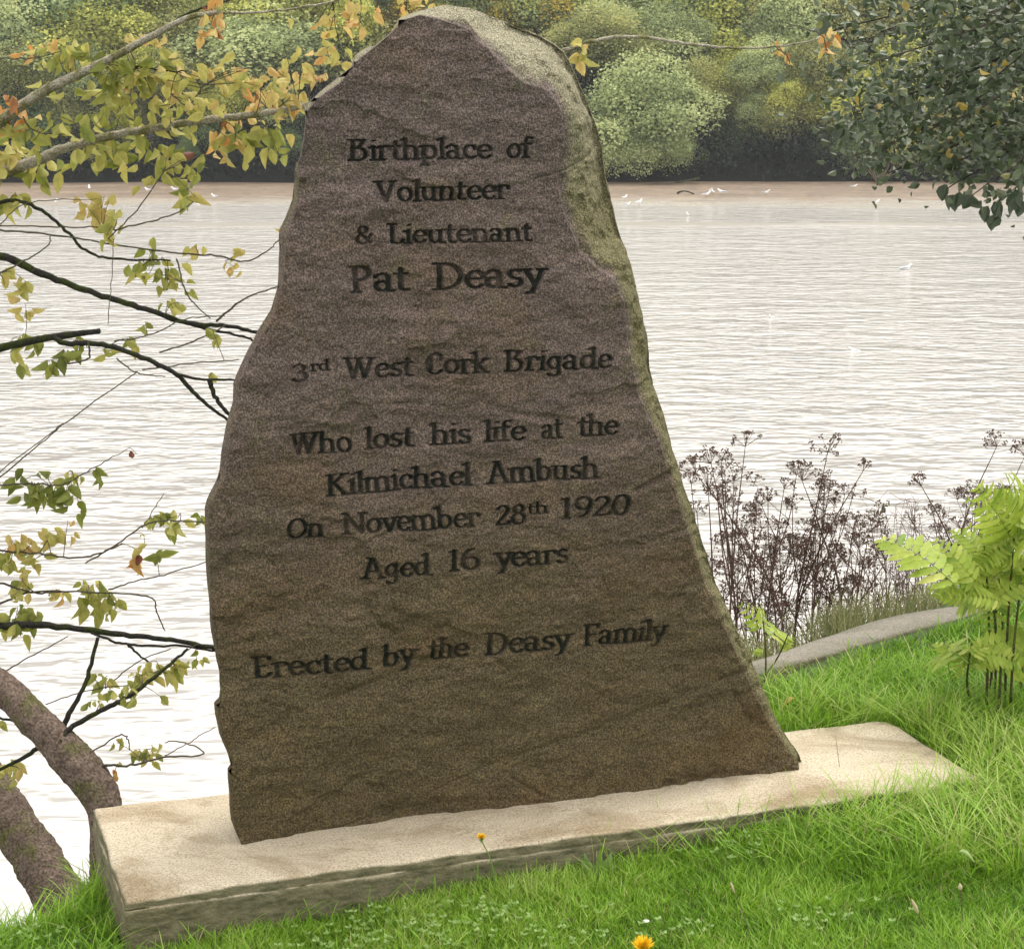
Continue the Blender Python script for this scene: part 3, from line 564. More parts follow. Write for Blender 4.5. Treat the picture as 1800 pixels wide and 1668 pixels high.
# --- broad-nib lettering
def Ar(cx, cy, rx, ry, a0, a1, k=14):
    a = np.radians(np.linspace(a0, a1, k)); return [(cx + rx * math.cos(q), cy + ry * math.sin(q)) for q in a]
def ser(x, y, l=.16, r=.16): return [(x - l, y), (x + r, y)]
def stem(x, y0, y1, top='l', bot='b'):
    s = [[(x, y0), (x, y1)]]
    if top == 'l': s.append([(x - .22, y1 - .10), (x, y1)])
    if top == 'b': s.append(ser(x, y1, .2, .2))
    if bot == 'b': s.append(ser(x, y0))
    return s
Gd = {
 'a': (.92, [Ar(.33, .72, .27, .26, 165, 0), [(.60, .72), (.60, .0)], ser(.66, 0, .05, .18), Ar(.34, .28, .27, .27, 0, 360)]),
 'b': (.95, stem(.15, .05, 1.5, 'l', '') + [Ar(.44, .48, .32, .46, -200, 160, 22)]),
 'c': (.80, [Ar(.44, .49, .34, .47, 45, 315, 20), [(.66, .80), (.68, .66)]]),
 'd': (1.0, stem(.76, .0, 1.5, 'l', '') + [ser(.82, 0, .05, .18), Ar(.43, .48, .33, .46, 0, 360, 24)]),
 'e': (.84, [Ar(.44, .49, .34, .47, 10, 320, 20), [(.12, .52), (.77, .56)]]),
 'f': (.62, [[(.24, 0), (.24, 1.22)], Ar(.46, 1.2, .22, .22, 180, 50, 8), [(.02, .95), (.5, .95)], ser(.24, 0)]),
 'g': (.92, [Ar(.38, .52, .29, .42, 0, 360, 20), [(.67, .95), (.69, -.2)], Ar(.40, -.2, .29, .24, 0, -160, 10)]),
 'h': (1.0, stem(.17, 0, 1.5) + [Ar(.46, .62, .29, .33, 170, 0, 10), [(.75, .62), (.75, 0)], ser(.75, 0)]),
 'i': (.42, stem(.2, 0, .97) + [[(.20, 1.36), (.23, 1.37)]]),
 'k': (.98, stem(.17, 0, 1.5) + [[(.72, .96), (.22, .46)], [(.30, .54), (.74, 0)], ser(.8, 0, .1, .12), ser(.72, .96, .12, .12)]),
 'l': (.42, stem(.2, 0, 1.5)),
 'm': (1.50, stem(.17, 0, .97) + [Ar(.43, .64, .26, .32, 170, 0, 10), [(.69, .64), (.69, 0)], ser(.69, 0), Ar(.97, .64, .28, .32, 170, 0, 10), [(1.25, .64), (1.25, 0)], ser(1.25, 0)]),
 'n': (1.0, stem(.17, 0, .97) + [Ar(.46, .62, .29, .33, 170, 0, 10), [(.75, .62), (.75, 0)], ser(.75, 0)]),
 'o': (.92, [Ar(.45, .48, .34, .47, 0, 360, 26)]),
 'p': (.96, stem(.18, -.42, .97) + [Ar(.46, .49, .32, .46, -180, 160, 22)]),
 'r': (.74, stem(.2, 0, .97) + [Ar(.46, .68, .27, .28, 170, 30, 8), [(.66, .84), (.69, .72)]]),
 's': (.72, [Ar(.36, .73, .24, .23, 35, 250, 12), [(.24, .54), (.50, .42)], Ar(.35, .26, .26, .25, 60, -160, 12)]),
 't': (.62, [[(.24, .2), (.24, 1.25)], [(.02, .95), (.5, .95)], Ar(.44, .2, .2, .2, 180, 300, 8)]),
 'u': (1.0, [[(.17, .95), (.17, .34)], [(-.02, .95), (.17, .95)], Ar(.42, .34, .25, .32, 180, 330, 10), [(.72, .95), (.72, 0)], [(.52, .95), (.72, .95)], ser(.78, 0, .05, .14)]),
 'v': (.86, [[(.10, .95), (.44, 0)], [(.44, 0), (.76, .95)], ser(.1, .95), ser(.76, .95)]),
 'y': (.86, [[(.10, .95), (.46, .05)], [(.78, .95), (.34, -.38), (.14, -.40)], ser(.1, .95), ser(.78, .95)]),
 'B': (1.18, stem(.22, 0, 1.45, 'b', '') + [ser(.16, 0, .1, .3), [(.22, 1.45), (.85, 1.42), (.52, .86)], Ar(.52, .42, .42, .43, 85, -110, 16), [(.3, .86), (.55, .86)]]),
 'V': (1.2, [[(.14, 1.42), (.56, 0)], [(.56, 0), (1.02, 1.4)], ser(.14, 1.42, .18, .2), ser(1.0, 1.42, .15, .15)]),
 'L': (.98, stem(.26, .02, 1.45, 'b', '') + [Ar(.55, .22, .32, .20, 180, 340, 10), [(.85, .1), (.88, .3)]]),
 'P': (1.08, stem(.24, 0, 1.45, 'b') + [Ar(.42, 1.05, .46, .38, 100, -110, 16)]),
 'D': (1.28, stem(.24, 0, 1.45, '', '') + [Ar(.36, .72, .76, .72, 95, -95, 24), [(.04, 1.45), (.4, 1.45)], [(.04, 0), (.4, 0)]]),
 'W': (1.62, [[(.12, 1.42), (.44, 0)], [(.44, 0), (.76, 1.35)], [(.72, 1.42), (1.06, 0)], [(1.06, 0), (1.44, 1.4)], ser(.12, 1.42, .14, .16), ser(.74, 1.42), ser(1.44, 1.42)]),
 'C': (1.12, [Ar(.60, .72, .48, .72, 48, 318, 24), [(.92, 1.30), (.94, 1.0)], [(.30, 1.1), (.32, .3)]]),
 'K': (1.24, stem(.24, 0, 1.45, 'b') + [[(.98, 1.42), (.30, .74)], [(.44, .82), (1.02, 0)], ser(1.06, 0), ser(.98, 1.42)]),
 'A': (1.26, [[(.56, 1.45), (.12, 0)], [(.56, 1.45), (1.04, 0)], [(.26, .5), (.86, .5)], ser(.12, 0), ser(1.06, 0), [(.34, 1.45), (.58, 1.45)]]),
 'O': (1.26, [Ar(.62, .72, .50, .72, 0, 360, 32)]),
 'N': (1.34, [[(.22, 0), (.22, 1.4)], [(.14, 1.44), (1.08, .04)], [(1.1, 0), (1.1, 1.42)], ser(.22, 0), ser(1.1, 1.42), [(0, 1.43), (.22, 1.43)]]),
 'E': (1.05, stem(.26, .02, 1.45, '', '') + [[(.06, 1.43), (.84, 1.42)], [(.84, 1.42), (.86, 1.2)], [(.26, .76), (.66, .78)], Ar(.56, .34, .34, .32, 180, 345, 12)]),
 'F': (1.02, stem(.26, 0, 1.45, '', 'b') + [[(.06, 1.44), (.92, 1.44)], [(.92, 1.44), (.94, 1.22)], [(.26, .76), (.72, .78)]]),
 '&': (1.12, [Ar(.46, 1.08, .26, .28, 0, 360, 16), [(.30, .86), (.92, .08)], Ar(.46, .38, .36, .37, 110, 350, 16), [(.82, .36), (.98, .72)]]),
 '1': (.62, stem(.30, 0, 1.4) + []), '2': (.92, [Ar(.42, 1.05, .32, .34, 160, -30, 14), [(.68, .86), (.12, .08)], [(.12, .06), (.84, .06)], [(.84, .06), (.86, .26)]]),
 '3': (.92, [Ar(.42, 1.07, .28, .30, 150, -80, 14), Ar(.42, .38, .34, .38, 85, -150, 16)]),
 '6': (.94, [Ar(.46, .42, .34, .42, 0, 360, 20), Ar(.62, .60, .52, .82, 180, 100, 12)]),
 '8': (.94, [Ar(.46, 1.06, .27, .30, 0, 360, 18), Ar(.46, .38, .34, .38, 0, 360, 20)]),
 '9': (.94, [Ar(.46, 1.0, .34, .42, 0, 360, 20), Ar(.28, .82, .52, .80, 0, -75, 12)]),
 '0': (.98, [Ar(.48, .71, .36, .71, 0, 360, 26)])}
LINES = [
 [('Birthplace', 617, 283, 868, 279, 36), ('of', 893, 279, 938, 277, 36)],
 [('Volunteer', 665, 356, 897, 350, 36)],
 [('&', 628, 431, 660, 429, 33), ('Lieutenant', 685, 430, 938, 424, 34)],
 [('Pat', 617, 515, 722, 511, 45), ('Deasy', 765, 510, 958, 503, 45)],
 [('3', 512, 672, 545, 670, 30), ('rd', 548, 654, 582, 652, 18), ('West', 608, 667, 730, 662, 36), ('Cork', 750, 660, 862, 655, 36), ('Brigade', 888, 654, 1073, 646, 36)],
 [('Who', 512, 800, 622, 795, 36), ('lost', 645, 791, 733, 787, 36), ('his', 762, 784, 832, 781, 36), ('life', 855, 778, 926, 774, 36), ('at', 953, 772, 990, 770, 36), ('the', 1017, 767, 1085, 763, 36)],
 [('Kilmichael', 575, 873, 833, 854, 37), ('Ambush', 862, 852, 1050, 838, 37)],
 [('On', 505, 950, 573, 945, 36), ('November', 603, 940, 845, 926, 36), ('28', 872, 925, 926, 920, 36), ('th', 928, 905, 965, 901, 20), ('1920', 985, 912, 1108, 904, 37)],
 [('Aged', 640, 1019, 757, 1010, 36), ('16', 788, 1004, 846, 1000, 36), ('years', 872, 998, 1000, 989, 36)],
 [('Erected', 447, 1197, 650, 1177, 37), ('by', 675, 1174, 733, 1169, 37), ('the', 757, 1163, 826, 1158, 37), ('Deasy', 855, 1153, 1005, 1141, 37), ('Family', 1028, 1139, 1172, 1125, 37)]]
paint = np.zeros(Ug.shape); lineid = np.full(Ug.shape, -1, int); nlet = 0
NA, NBb = .135, .050
for li, words in enumerate(LINES):
    for txt, x0, y0, x1, y1, cap in words:
        a = to_face(x0, y0); b_ = to_face(x1, y1); c_ = to_face(x0, y0 - cap)
        W = np.linalg.norm(b_ - a); e1 = (b_ - a) / W; e2 = np.array([-e1[1], e1[0]]); Hh = np.linalg.norm(c_ - a)
        adv = sum(Gd[ch][0] for ch in txt); sx = W / adv; sy = Hh / 1.45; u = 0.0
        for ch in txt:
            wv_, strokes = Gd[ch]; o0 = a + e1 * u * sx; u += wv_
            R0 = (wv_ + .5) * sx + 1.6 * sy
            msk = (np.abs(Ug - o0[0] - wv_ * sx * .5) < R0 * .7) & (np.abs(Zg - o0[1] - .5 * sy) < 1.35 * sy)
            iy, ix = np.nonzero(msk); du = Ug[iy, ix] - o0[0]; dz = Zg[iy, ix] - o0[1]
            lx = (du * e1[0] + dz * e1[1]) / sx; ly = (du * e2[0] + dz * e2[1]) / sy; best = np.full(lx.shape, 9.)
            na = NA * .5 * (1 + min(1.3, sy / sx))
            for s_ in strokes:
                s_ = np.array(s_)
                for q0, q1 in zip(s_[:-1], s_[1:]):
                    ax, ay = q0[0] / na, q0[1] / NBb / 1.25; bx, by = q1[0] / na, q1[1] / NBb / 1.25; X_, Y_ = lx / na, ly / NBb / 1.25
                    dx, dy = bx - ax, by - ay; t_ = np.clip(((X_ - ax) * dx + (Y_ - ay) * dy) / (dx * dx + dy * dy + 1e-9), 0, 1)
                    best = np.minimum(best, np.hypot(X_ - ax - t_ * dx, Y_ - ay - t_ * dy))
            val = np.clip((1.25 - best) / .45, 0, 1); val = val * val * (3 - 2 * val)
            g_ = val > paint[iy, ix]; paint[iy[g_], ix[g_]] = val[g_]; lineid[iy[g_], ix[g_]] = nlet; nlet += 1
wear = np.clip(.86 + .42 * fbm(Ug * 26, Zg * 26, 5, 4, 90), .25, 1)
depth += .0095 * paint
c0 = (P0 + P1) / 2 + NB * .12
Wd = P0[None, None] + U * Ug[..., None] + NB * depth[..., None]; Wd[..., 2] = Zg
Vst = (Wd - c0).reshape(-1, 3)
ii = (np.arange(NR - 1)[:, None] * NC + np.arange(NC - 1)[None]).ravel(); FA = np.stack([ii, ii + 1, ii + NC + 1, ii + NC], -1)
pf = (paint * wear).ravel(); rimf = (np.clip(q * 1.6, 0, 1) * np.where(S[None] < .5, .16 + .5 * np.clip((Zg - 1.3) / .4, 0, 1), .9)).ravel(); fm = pf[FA].mean(1); lf = lineid.ravel()[FA].max(1)
stone = empty('memorial_stone', c0)
tag(stone, 'tall rough brown standing stone engraved with a dark memorial inscription on a concrete plinth', 'memorial stone')
def sub(name, sel, parent):
    fa = FA[sel]; used, inv = np.unique(fa, return_inverse=True)
    me = mesh_np(name, Vst[used], inv.reshape(fa.shape), {'paint': pf[used], 'rim': rimf[used]}, True); return link(name, me, M['stone'], parent)
ins = fm > .42
# back and sides
b_r, b_c = 90, 60; ri = np.linspace(0, NR - 1, b_r).astype(int); ci = np.linspace(0, NC - 1, b_c).astype(int)
Ub, Zb, Db = Ug[np.ix_(ri, ci)], Zg[np.ix_(ri, ci)], depth[np.ix_(ri, ci)]
cen = (Ub[:, :1] + Ub[:, -1:]) / 2; s2 = (S[ci] * 2 - 1)[None]
bodyrows = []
K = 7
rimL = np.stack([Ug[:, 0], Zg[:, 0], depth[:, 0]], -1)[ri]; rimR = np.stack([Ug[:, -1], Zg[:, -1], depth[:, -1]], -1)[ri]
ang = np.linspace(0, math.pi, 40)
mid = (rimL + rimR) / 2; hw_ = (rimR[:, 0] - rimL[:, 0]) / 2
Bv = np.zeros((b_r, 40, 3))
for j, a in enumerate(ang):
    ca, sa = math.cos(a), math.sin(a); prof = abs(sa) ** 1.15; cc = np.sign(ca) * abs(ca) ** .8
    rimdep = np.where(ca > 0, rimR[:, 2], rimL[:, 2]) * abs(ca) + (rimR[:, 2] + rimL[:, 2]) / 2 * (1 - abs(ca))
    tf = np.sqrt(np.clip(1 - (rimL[:, 1] / ztop) ** 8, 0, 1)); Bv[:, j, 0] = mid[:, 0] + hw_ * cc; Bv[:, j, 1] = rimL[:, 1]
    Bv[:, j, 2] = rimdep + prof * np.maximum(.26 - rimdep, .02) * tf
nb = .012 * fbm(Bv[..., 0] * 6, Bv[..., 1] * 6, Bv[..., 2] * 6, 4, 70); nb[:, 0] = 0; nb[:, -1] = 0; Bv[..., 2] += np.abs(nb)
Wb = P0[None, None] + U * Bv[..., 0:1] + NB * Bv[..., 2:3]; Wb[..., 2] = Bv[..., 1]; Vb = (Wb - c0).reshape(-1, 3)
ii = (np.arange(b_r - 1)[:, None] * 40 + np.arange(39)[None]).ravel(); FB = np.stack([ii, ii + 1, ii + 41, ii + 40], -1)
fa = FA[~ins]; used, inv = np.unique(fa, return_inverse=True); nfv = len(used)
me = mesh_np('block', np.vstack([Vst[used], Vb]), np.vstack([inv.reshape(fa.shape), FB + nfv]), {'paint': np.concatenate([pf[used], np.zeros(len(Vb))]), 'rim': np.concatenate([rimf[used], np.tile(np.where(np.cos(ang) > 0, .8, .12), b_r)])}, True)
link('block', me, M['stone'], stone)
for li in range(nlet): sub('letter', ins & (lf == li), stone)

# ---------------------------------------------------------------- grass
def in_plinth(x, y, m=0.0):
    a = np.stack([x, y], -1); r = np.ones(len(x), bool)
    for p, q_ in ((FL, FR), (FR, BR), (BR, BL), (BL, FL)):
        d = (q_ - p)[:2]; nrm = np.array([-d[1], d[0]]) / np.linalg.norm(d); r &= ((a - p[:2]) @ nrm) > -m
    return r
def front_dist(x, y):
    d = (FR - FL)[:2]; nrm = np.array([d[1], -d[0]]) / np.linalg.norm(d); return (np.stack([x, y], -1) - FL[:2]) @ nrm
def blades(N, x0, x1, y0, y1, hmin, hmax, wmin, wmax, lean, seedz, keep=None, segs=2, tshift=0.):
    x = rng.uniform(x0, x1, N); y = rng.uniform(y0, y1, N)
    ok = (y < edge_y(x) - np.where(x > .55, .23, -.02)) & ~in_plinth(x, y, .004)
    if keep is not None: ok &= keep(x, y)
    x, y = x[ok], y[ok]; n = len(x); z = ground(x, y) - .004
    cl = vnoise(x * 5, y * 5, 0, seedz); c2 = vnoise(x * 16, y * 16, 0, seedz + 1); c3 = vnoise(x * 1.4, y * 1.4, 0, seedz + 2)
    h = rng.uniform(hmin, hmax, n) * (1 + .35 * cl + .25 * c2); wd = rng.uniform(wmin, wmax, n)
    a = rng.uniform(0, 2 * math.pi, n); ln = lean * rng.uniform(.2, 1.3, n) * h
    dx, dy = np.cos(a) * ln + .25 * h * c2, np.sin(a) * ln + .2 * h * cl; b = a + rng.uniform(.8, 2.3, n); bx, by = np.cos(b) * wd, np.sin(b) * wd
    P = np.stack([x, y, z], -1); D_ = np.stack([dx, dy, np.zeros(n)], -1); Bw = np.stack([bx, by, np.zeros(n)], -1)
    up = np.array([0, 0, 1.])
    lv = [0, .45, .8] if segs == 3 else [0, .5]
    V = []
    for t in lv:
        c = P + up * (h * (t - .18 * t * t))[:, None] + D_ * (t ** 1.8); w_ = (1 - .35 * t); V += [c - Bw * w_ * .5, c + Bw * w_ * .5]
    V.append(P + up * (h * .80)[:, None] + D_); V = np.stack(V, 1); k = V.shape[1]
    tri = [(0, 1, 3), (0, 3, 2), (2, 3, 4)] if segs == 2 else [(0, 1, 3), (0, 3, 2), (2, 3, 5), (2, 5, 4), (4, 5, 6)]
    Fc = np.array(tri)[None] + (np.arange(n) * k)[:, None, None]
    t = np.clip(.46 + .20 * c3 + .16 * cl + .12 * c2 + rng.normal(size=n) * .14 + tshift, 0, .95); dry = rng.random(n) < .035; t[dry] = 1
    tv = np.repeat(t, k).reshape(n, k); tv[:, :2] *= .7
    return V.reshape(-1, 3), Fc.reshape(-1, 3), tv.ravel()
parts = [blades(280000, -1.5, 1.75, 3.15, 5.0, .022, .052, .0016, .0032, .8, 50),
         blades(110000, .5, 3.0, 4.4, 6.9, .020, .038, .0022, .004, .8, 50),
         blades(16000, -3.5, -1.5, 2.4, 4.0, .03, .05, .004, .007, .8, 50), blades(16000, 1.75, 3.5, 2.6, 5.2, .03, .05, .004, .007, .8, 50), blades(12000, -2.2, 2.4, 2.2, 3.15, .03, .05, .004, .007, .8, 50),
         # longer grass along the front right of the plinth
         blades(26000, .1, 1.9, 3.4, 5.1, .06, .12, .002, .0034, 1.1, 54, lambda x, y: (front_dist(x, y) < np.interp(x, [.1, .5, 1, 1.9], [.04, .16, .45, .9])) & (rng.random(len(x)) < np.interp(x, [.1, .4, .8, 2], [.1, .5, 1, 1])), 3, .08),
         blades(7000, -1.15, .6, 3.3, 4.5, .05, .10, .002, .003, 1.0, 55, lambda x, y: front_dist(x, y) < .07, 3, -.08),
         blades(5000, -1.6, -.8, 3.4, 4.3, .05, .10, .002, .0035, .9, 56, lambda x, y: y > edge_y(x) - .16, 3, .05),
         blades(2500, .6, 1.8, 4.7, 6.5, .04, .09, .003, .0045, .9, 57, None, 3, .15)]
off = 0; Vs, Fs, Ts = [], [], []
for V, Fc, t in parts: Vs.append(V); Fs.append(Fc + off); Ts.append(t); off += len(V)
tag(link('grass', mesh_np('grass', np.vstack(Vs), np.vstack(Fs), {'tint': np.concatenate(Ts)}), M['grass']), 'lush bright green lawn grass around the plinth', 'grass', kind='stuff')
# clover and broad little leaves in the lawn
cl_c = [(820, 1615, 60, 70), (700, 1640, 70, 60), (310, 1560, 0, 0), (20, 1600, 40, 30), (560, 1655, 60, 40), (1290, 1500, 50, 30), (1180, 1650, 50, 20), (1450, 1640, 60, 30), (640, 1600, 40, 20), (1020, 1640, 50, 25)]
Pc = []
for px, py, s, k in cl_c:
    if not s: continue
    for i in range(int(k * .8)):
        q_ = on_z(px + rng.normal() * s, py + rng.normal() * s * .35, -.06)
        if not in_plinth(q_[:1], q_[1:2], .02)[0]: q_[2] = float(ground(q_[0], q_[1])) + rng.uniform(.02, .045); Pc.append(q_)
Pc = np.array(Pc); n_ = len(Pc); Pv = []; Av = []
for j in range(3):
    a = rng.uniform(0, 6.28, n_) * 0 + j * 2.09 + np.arange(n_); Pv.append(Pc); Av.append(np.stack([np.cos(a), np.sin(a), np.full(n_, .15)], -1))
Pv = np.vstack(Pv); L = np.full(len(Pv), .0095); V, Fc, t = leaf_cloud(Pv, np.vstack(Av), np.tile([0, -.2, 1.], (len(Pv), 1)), L, L * 1.1, rng.random(len(Pv)), LEAF_LO)
tag(link('clover', mesh_np('clover', V, Fc, {'tint': t}), M['clover']), 'patches of pale clover leaves growing in the lawn', 'clover', kind='stuff')
# bank scrub behind the kerb
def scrub(N, pts, hh, mat, label, name, spread=.3, drop=.25):
    P = []
    pts = np.array([on_z(*q, KZ) for q in pts]); k = rng.integers(0, len(pts) - 1, N); f = rng.random(N)[:, None]
    P = pts[k] * (1 - f) + pts[k + 1] * f; P[:, 1] += .05 + rng.random(N) * spread; P[:, 2] = -.12 - rng.random(N) * drop
    a = rng.normal(size=(N, 3)) * .35 + [0, 0, 1.]; L = hh * rng.uniform(.5, 1.15, N)
    V, Fc, t = leaf_cloud(P, a, rng.normal(size=(N, 3)) + [0, -1, .2], L, np.full(N, .0040), rng.uniform(.3, 1, N), BLADE)
    tag(link(name, mesh_np(name, V, Fc, {'tint': t}), mat), label, 'grass', kind='stuff')
M['bankgrass'] = foliage('bank_grass', [(0, (.13, .17, .05)), (.6, (.27, .30, .12)), (1, (.50, .46, .26))], .4)
scrub(4200, [(1480, 1115), (1530, 1094), (1680, 1057), (1800, 1024), (1950, 975)], .17, M['bankgrass'], 'rough pale grass on the bank behind the right end of the kerb', 'bank_grass', .3, .12)
scrub(1500, [(1210, 1190), (1325, 1158), (1400, 1133), (1540, 1092)], .16, M['bankgrass'], 'dry rough grass among the dead umbel stems', 'bank_grass', .3, .15)

# ---------------------------------------------------------------- dried umbellifers behind the kerb
def umbel_mesh(seed, rad=.055, nr=15):
    r = np.random.default_rng(seed); g = Geo()
    for i in range(nr):
        a = r.uniform(0, 6.28); s = math.sqrt(r.random()) ; l = rad * r.uniform(.85, 1.15)
        tip = np.array([math.cos(a) * l * s, math.sin(a) * l * s, l * (1.0 - .55 * s * s)])
        tube(g, [(0, 0, 0), tip * .5 + [0, 0, .002], tip], .0009, 3, cap=False)
        for j in range(7):
            d = unit(r.normal(size=3) + [0, 0, .7]) * r.uniform(.006, .012); q_ = tip + d; s_ = r.uniform(.0026, .0044)
            o8 = np.array([(1, 0, 0), (-1, 0, 0), (0, 1, 0), (0, -1, 0), (0, 0, 1), (0, 0, -1)], float) * s_ + q_
            g.add(o8, np.array([(0, 2, 4), (2, 1, 4), (1, 3, 4), (3, 0, 4), (2, 0, 5), (1, 2, 5), (3, 1, 5), (0, 3, 5)]))
    return g.mesh('umbel', False)
umbels = [umbel_mesh(s, .062 * k, nr) for s, k, nr in ((1, 1, 16), (2, .85, 13), (3, 1.1, 18), (4, .7, 10))]
def umbel_plant(bx, by, D, tips, label, group=None, mat='dead', rad=.0045, extra=3):
    b0 = at(bx, by, D); e = empty('dried_umbellifer', b0); g = Geo()
    tips3 = [at(tx, ty, D + rng.uniform(-.15, .15)) - b0 for tx, ty in tips]
    main = tips3[0]; P = catmull([(0, 0, -.25), (main[0] * .1 + rng.normal() * .01, 0, main[2] * .25), (main[0] * .5, main[1] * .5, main[2] * .65), main], 6); tube(g, P, [rad, rad * .8, .0013], 5)
    heads = [(main, 1.0)]
    allt = list(tips3[1:])
    for k in range(max(1, extra - 2)):
        f = rng.uniform(.3, .75); allt.append(P[int(f * (len(P) - 1))] + np.array([rng.normal() * .10, rng.normal() * .08, rng.uniform(.08, .2)]))
    for t_ in allt:
        zt = max(.1, min(.8, t_[2] / main[2] - .35)) * rng.uniform(.8, 1); k = int(zt * (len(P) - 1)); s0 = P[k]
        md = s0 * .45 + t_ * .55 + np.array([(t_[0] - s0[0]) * .12, 0, -.02]); Q = catmull([s0, md, t_], 5); tube(g, Q, [.0026, .0012], 4); heads.append((t_, .8))
        if rng.random() < .7:
            s1 = Q[len(Q) // 2]; t2 = s1 + np.array([rng.normal() * .06, rng.normal() * .05, rng.uniform(.06, .14)]); tube(g, catmull([s1, (s1 + t2) / 2 + [0, 0, -.01], t2], 3), [.0014, .0009], 3); heads.append((t2, .6))
    link('stem', g.mesh('stem'), M[mat], e)
    for h_, s_ in heads:
        u_ = link('umbel', umbels[rng.integers(4)], M[mat], e)
        if mat != 'dead': u_.material_slots[0].link = 'OBJECT'; u_.material_slots[0].material = M[mat]
        u_.location = tuple(h_); s_ *= rng.uniform(.75, 1.1); u_.scale = (s_, s_, s_); u_.rotation_euler = (rng.normal() * .35, rng.normal() * .35, rng.uniform(0, 6))
    tag(e, label, 'dried plant', group)
GU = 'dried umbellifers behind the kerb'; LU = 'brown dried umbellifer in the dense clump between the stone and the kerb'
umbel_plant(1255, 1190, 5.9, [(1245, 860), (1215, 850), (1225, 900)], 'dried umbellifer leaning against the right edge of the stone', None, 'dead', .004, 4)
umbel_plant(1275, 1180, 6.0, [(1310, 785), (1290, 845), (1268, 810)], 'dried umbellifer reaching highest beside the stone, with small dark heads', GU)
umbel_plant(1300, 1175, 6.2, [(1250, 815), (1262, 880), (1330, 900)], 'dried umbellifer close to the stone edge with low crowded heads', GU, extra=5)
umbel_plant(1330, 1165, 6.1, [(1300, 940), (1270, 960), (1345, 960), (1250, 1000)], 'short dried umbellifer in the left part of the clump, tangled with its neighbours', GU, extra=6)
umbel_plant(1345, 1160, 6.2, [(1378, 860), (1350, 880), (1400, 835)], 'dried umbellifer with the single small head between the left and the middle of the clump', GU, extra=4)
umbel_plant(1390, 1150, 6.0, [(1225, 835), (1370, 930), (1290, 1010)], 'dried umbellifer with one long stem slanting up left across the clump', None, 'dead', .0045, 3)
umbel_plant(1400, 1148, 6.2, [(1455, 795), (1485, 870), (1440, 880)], 'tallest dried umbellifer of the clump, its head standing clear against the water', None, extra=4)
umbel_plant(1420, 1140, 6.1, [(1460, 850), (1450, 900), (1480, 920), (1430, 960)], 'dried umbellifer below the tallest one, its dark heads crowded together', GU, extra=7)
umbel_plant(1385, 1150, 6.2, [(1518, 826), (1500, 870)], 'dried umbellifer with a wide dense head, right of the tallest one', None, extra=2)
umbel_plant(1480, 1125, 6.1, [(1410, 845), (1440, 940), (1500, 930)], 'long stemmed dried umbellifer crossing the middle of the clump from right to left', GU, extra=4)
umbel_plant(1500, 1125, 6.2, [(1528, 935), (1495, 960), (1520, 1000)], 'dried umbellifer at the right end of the dense clump with small brown heads', GU, extra=5)
umbel_plant(1370, 1155, 6.3, [(1350, 1000), (1400, 980), (1330, 1040)], 'lowest dried umbellifer in the middle of the clump near the kerb', GU, extra=7)
umbel_plant(1450, 1135, 6.3, [(1470, 1000), (1430, 1010), (1500, 1030)], 'low dried umbellifer right of the middle of the clump, just above the kerb', GU, extra=6)
umbel_plant(1500, 1120, 6.4, [(1558, 985), (1610, 985)], 'small dried umbellifer with open heads over the calm patch of water', None, extra=1)
umbel_plant(1700, 1080, 6.4, [(1620, 855), (1640, 900)], 'dried umbellifer with a sparse head left of the lime shrub', None, extra=1)
umbel_plant(1655, 1075, 6.3, [(1752, 785), (1765, 880), (1700, 880)], 'thin dried umbellifer leaning right above the lime shrub', None, extra=2)
umbel_plant(1690, 1070, 6.5, [(1735, 895), (1710, 905), (1760, 870), (1690, 930)], 'dried umbellifer half hidden behind the top of the lime shrub', None, extra=6)
umbel_plant(1560, 1095, 6.5, [(1545, 905), (1530, 915)], 'pale straw coloured dried umbellifer standing over the long lime frond', None, 'dead_pale', .003, 3)
# fine dead twigs in the clump
g = Geo()
for i in range(70):
    x = rng.uniform(1215, 1530); b0 = at(x, 1185 - (x - 1215) * .2, 6 + rng.uniform(0, .4)); t_ = at(x + rng.normal() * 55, rng.uniform(930, 1090), 6 + rng.uniform(0, .4))
    P = catmull([b0, (b0 + t_) / 2 + rng.normal(size=3) * .02, t_], 4); tube(g, P, [.0022, .0008], 3, cap=False)
    for j in range(5):
        q_ = P[rng.integers(3, len(P))]; t2 = q_ + np.array([rng.normal() * .05, rng.normal() * .03, rng.uniform(0, .07)]); tube(g, [q_, t2], [.001, .0007], 3, cap=False)
        for k_ in range(3):
            s_ = rng.uniform(.003, .005); o8 = np.array([(1, 0, 0), (-1, 0, 0), (0, 1, 0), (0, -1, 0), (0, 0, 1), (0, 0, -1)], float) * s_ + t2 + rng.normal(size=3) * .008
            g.add(o8, np.array([(0, 2, 4), (2, 1, 4), (1, 3, 4), (3, 0, 4), (2, 0, 5), (1, 2, 5), (3, 1, 5), (0, 3, 5)]))
for i in range(150):
    x = rng.uniform(1530, 1800); y0_ = 1100 - (x - 1530) * .28; b0 = at(x, y0_, 6.6 + rng.uniform(0, .4)); t_ = at(x + rng.normal() * 45, rng.uniform(880, 1010), 6.6 + rng.uniform(0, .4))
    P = catmull([b0, (b0 + t_) / 2 + rng.normal(size=3) * .02, t_], 4); tube(g, P, [.0020, .0007], 3, cap=False)
    for j in range(4):
        q_ = P[rng.integers(4, len(P))]; t2 = q_ + np.array([rng.normal() * .05, rng.normal() * .03, rng.uniform(0, .06)]); tube(g, [q_, t2], [.0009, .0006], 3, cap=False)
tag(link('dead_stalks', g.mesh('dead_stalks', False), M['dead']), 'tangle of fine dead brown stalks between the stone and the kerb', 'dead stalks', kind='stuff')

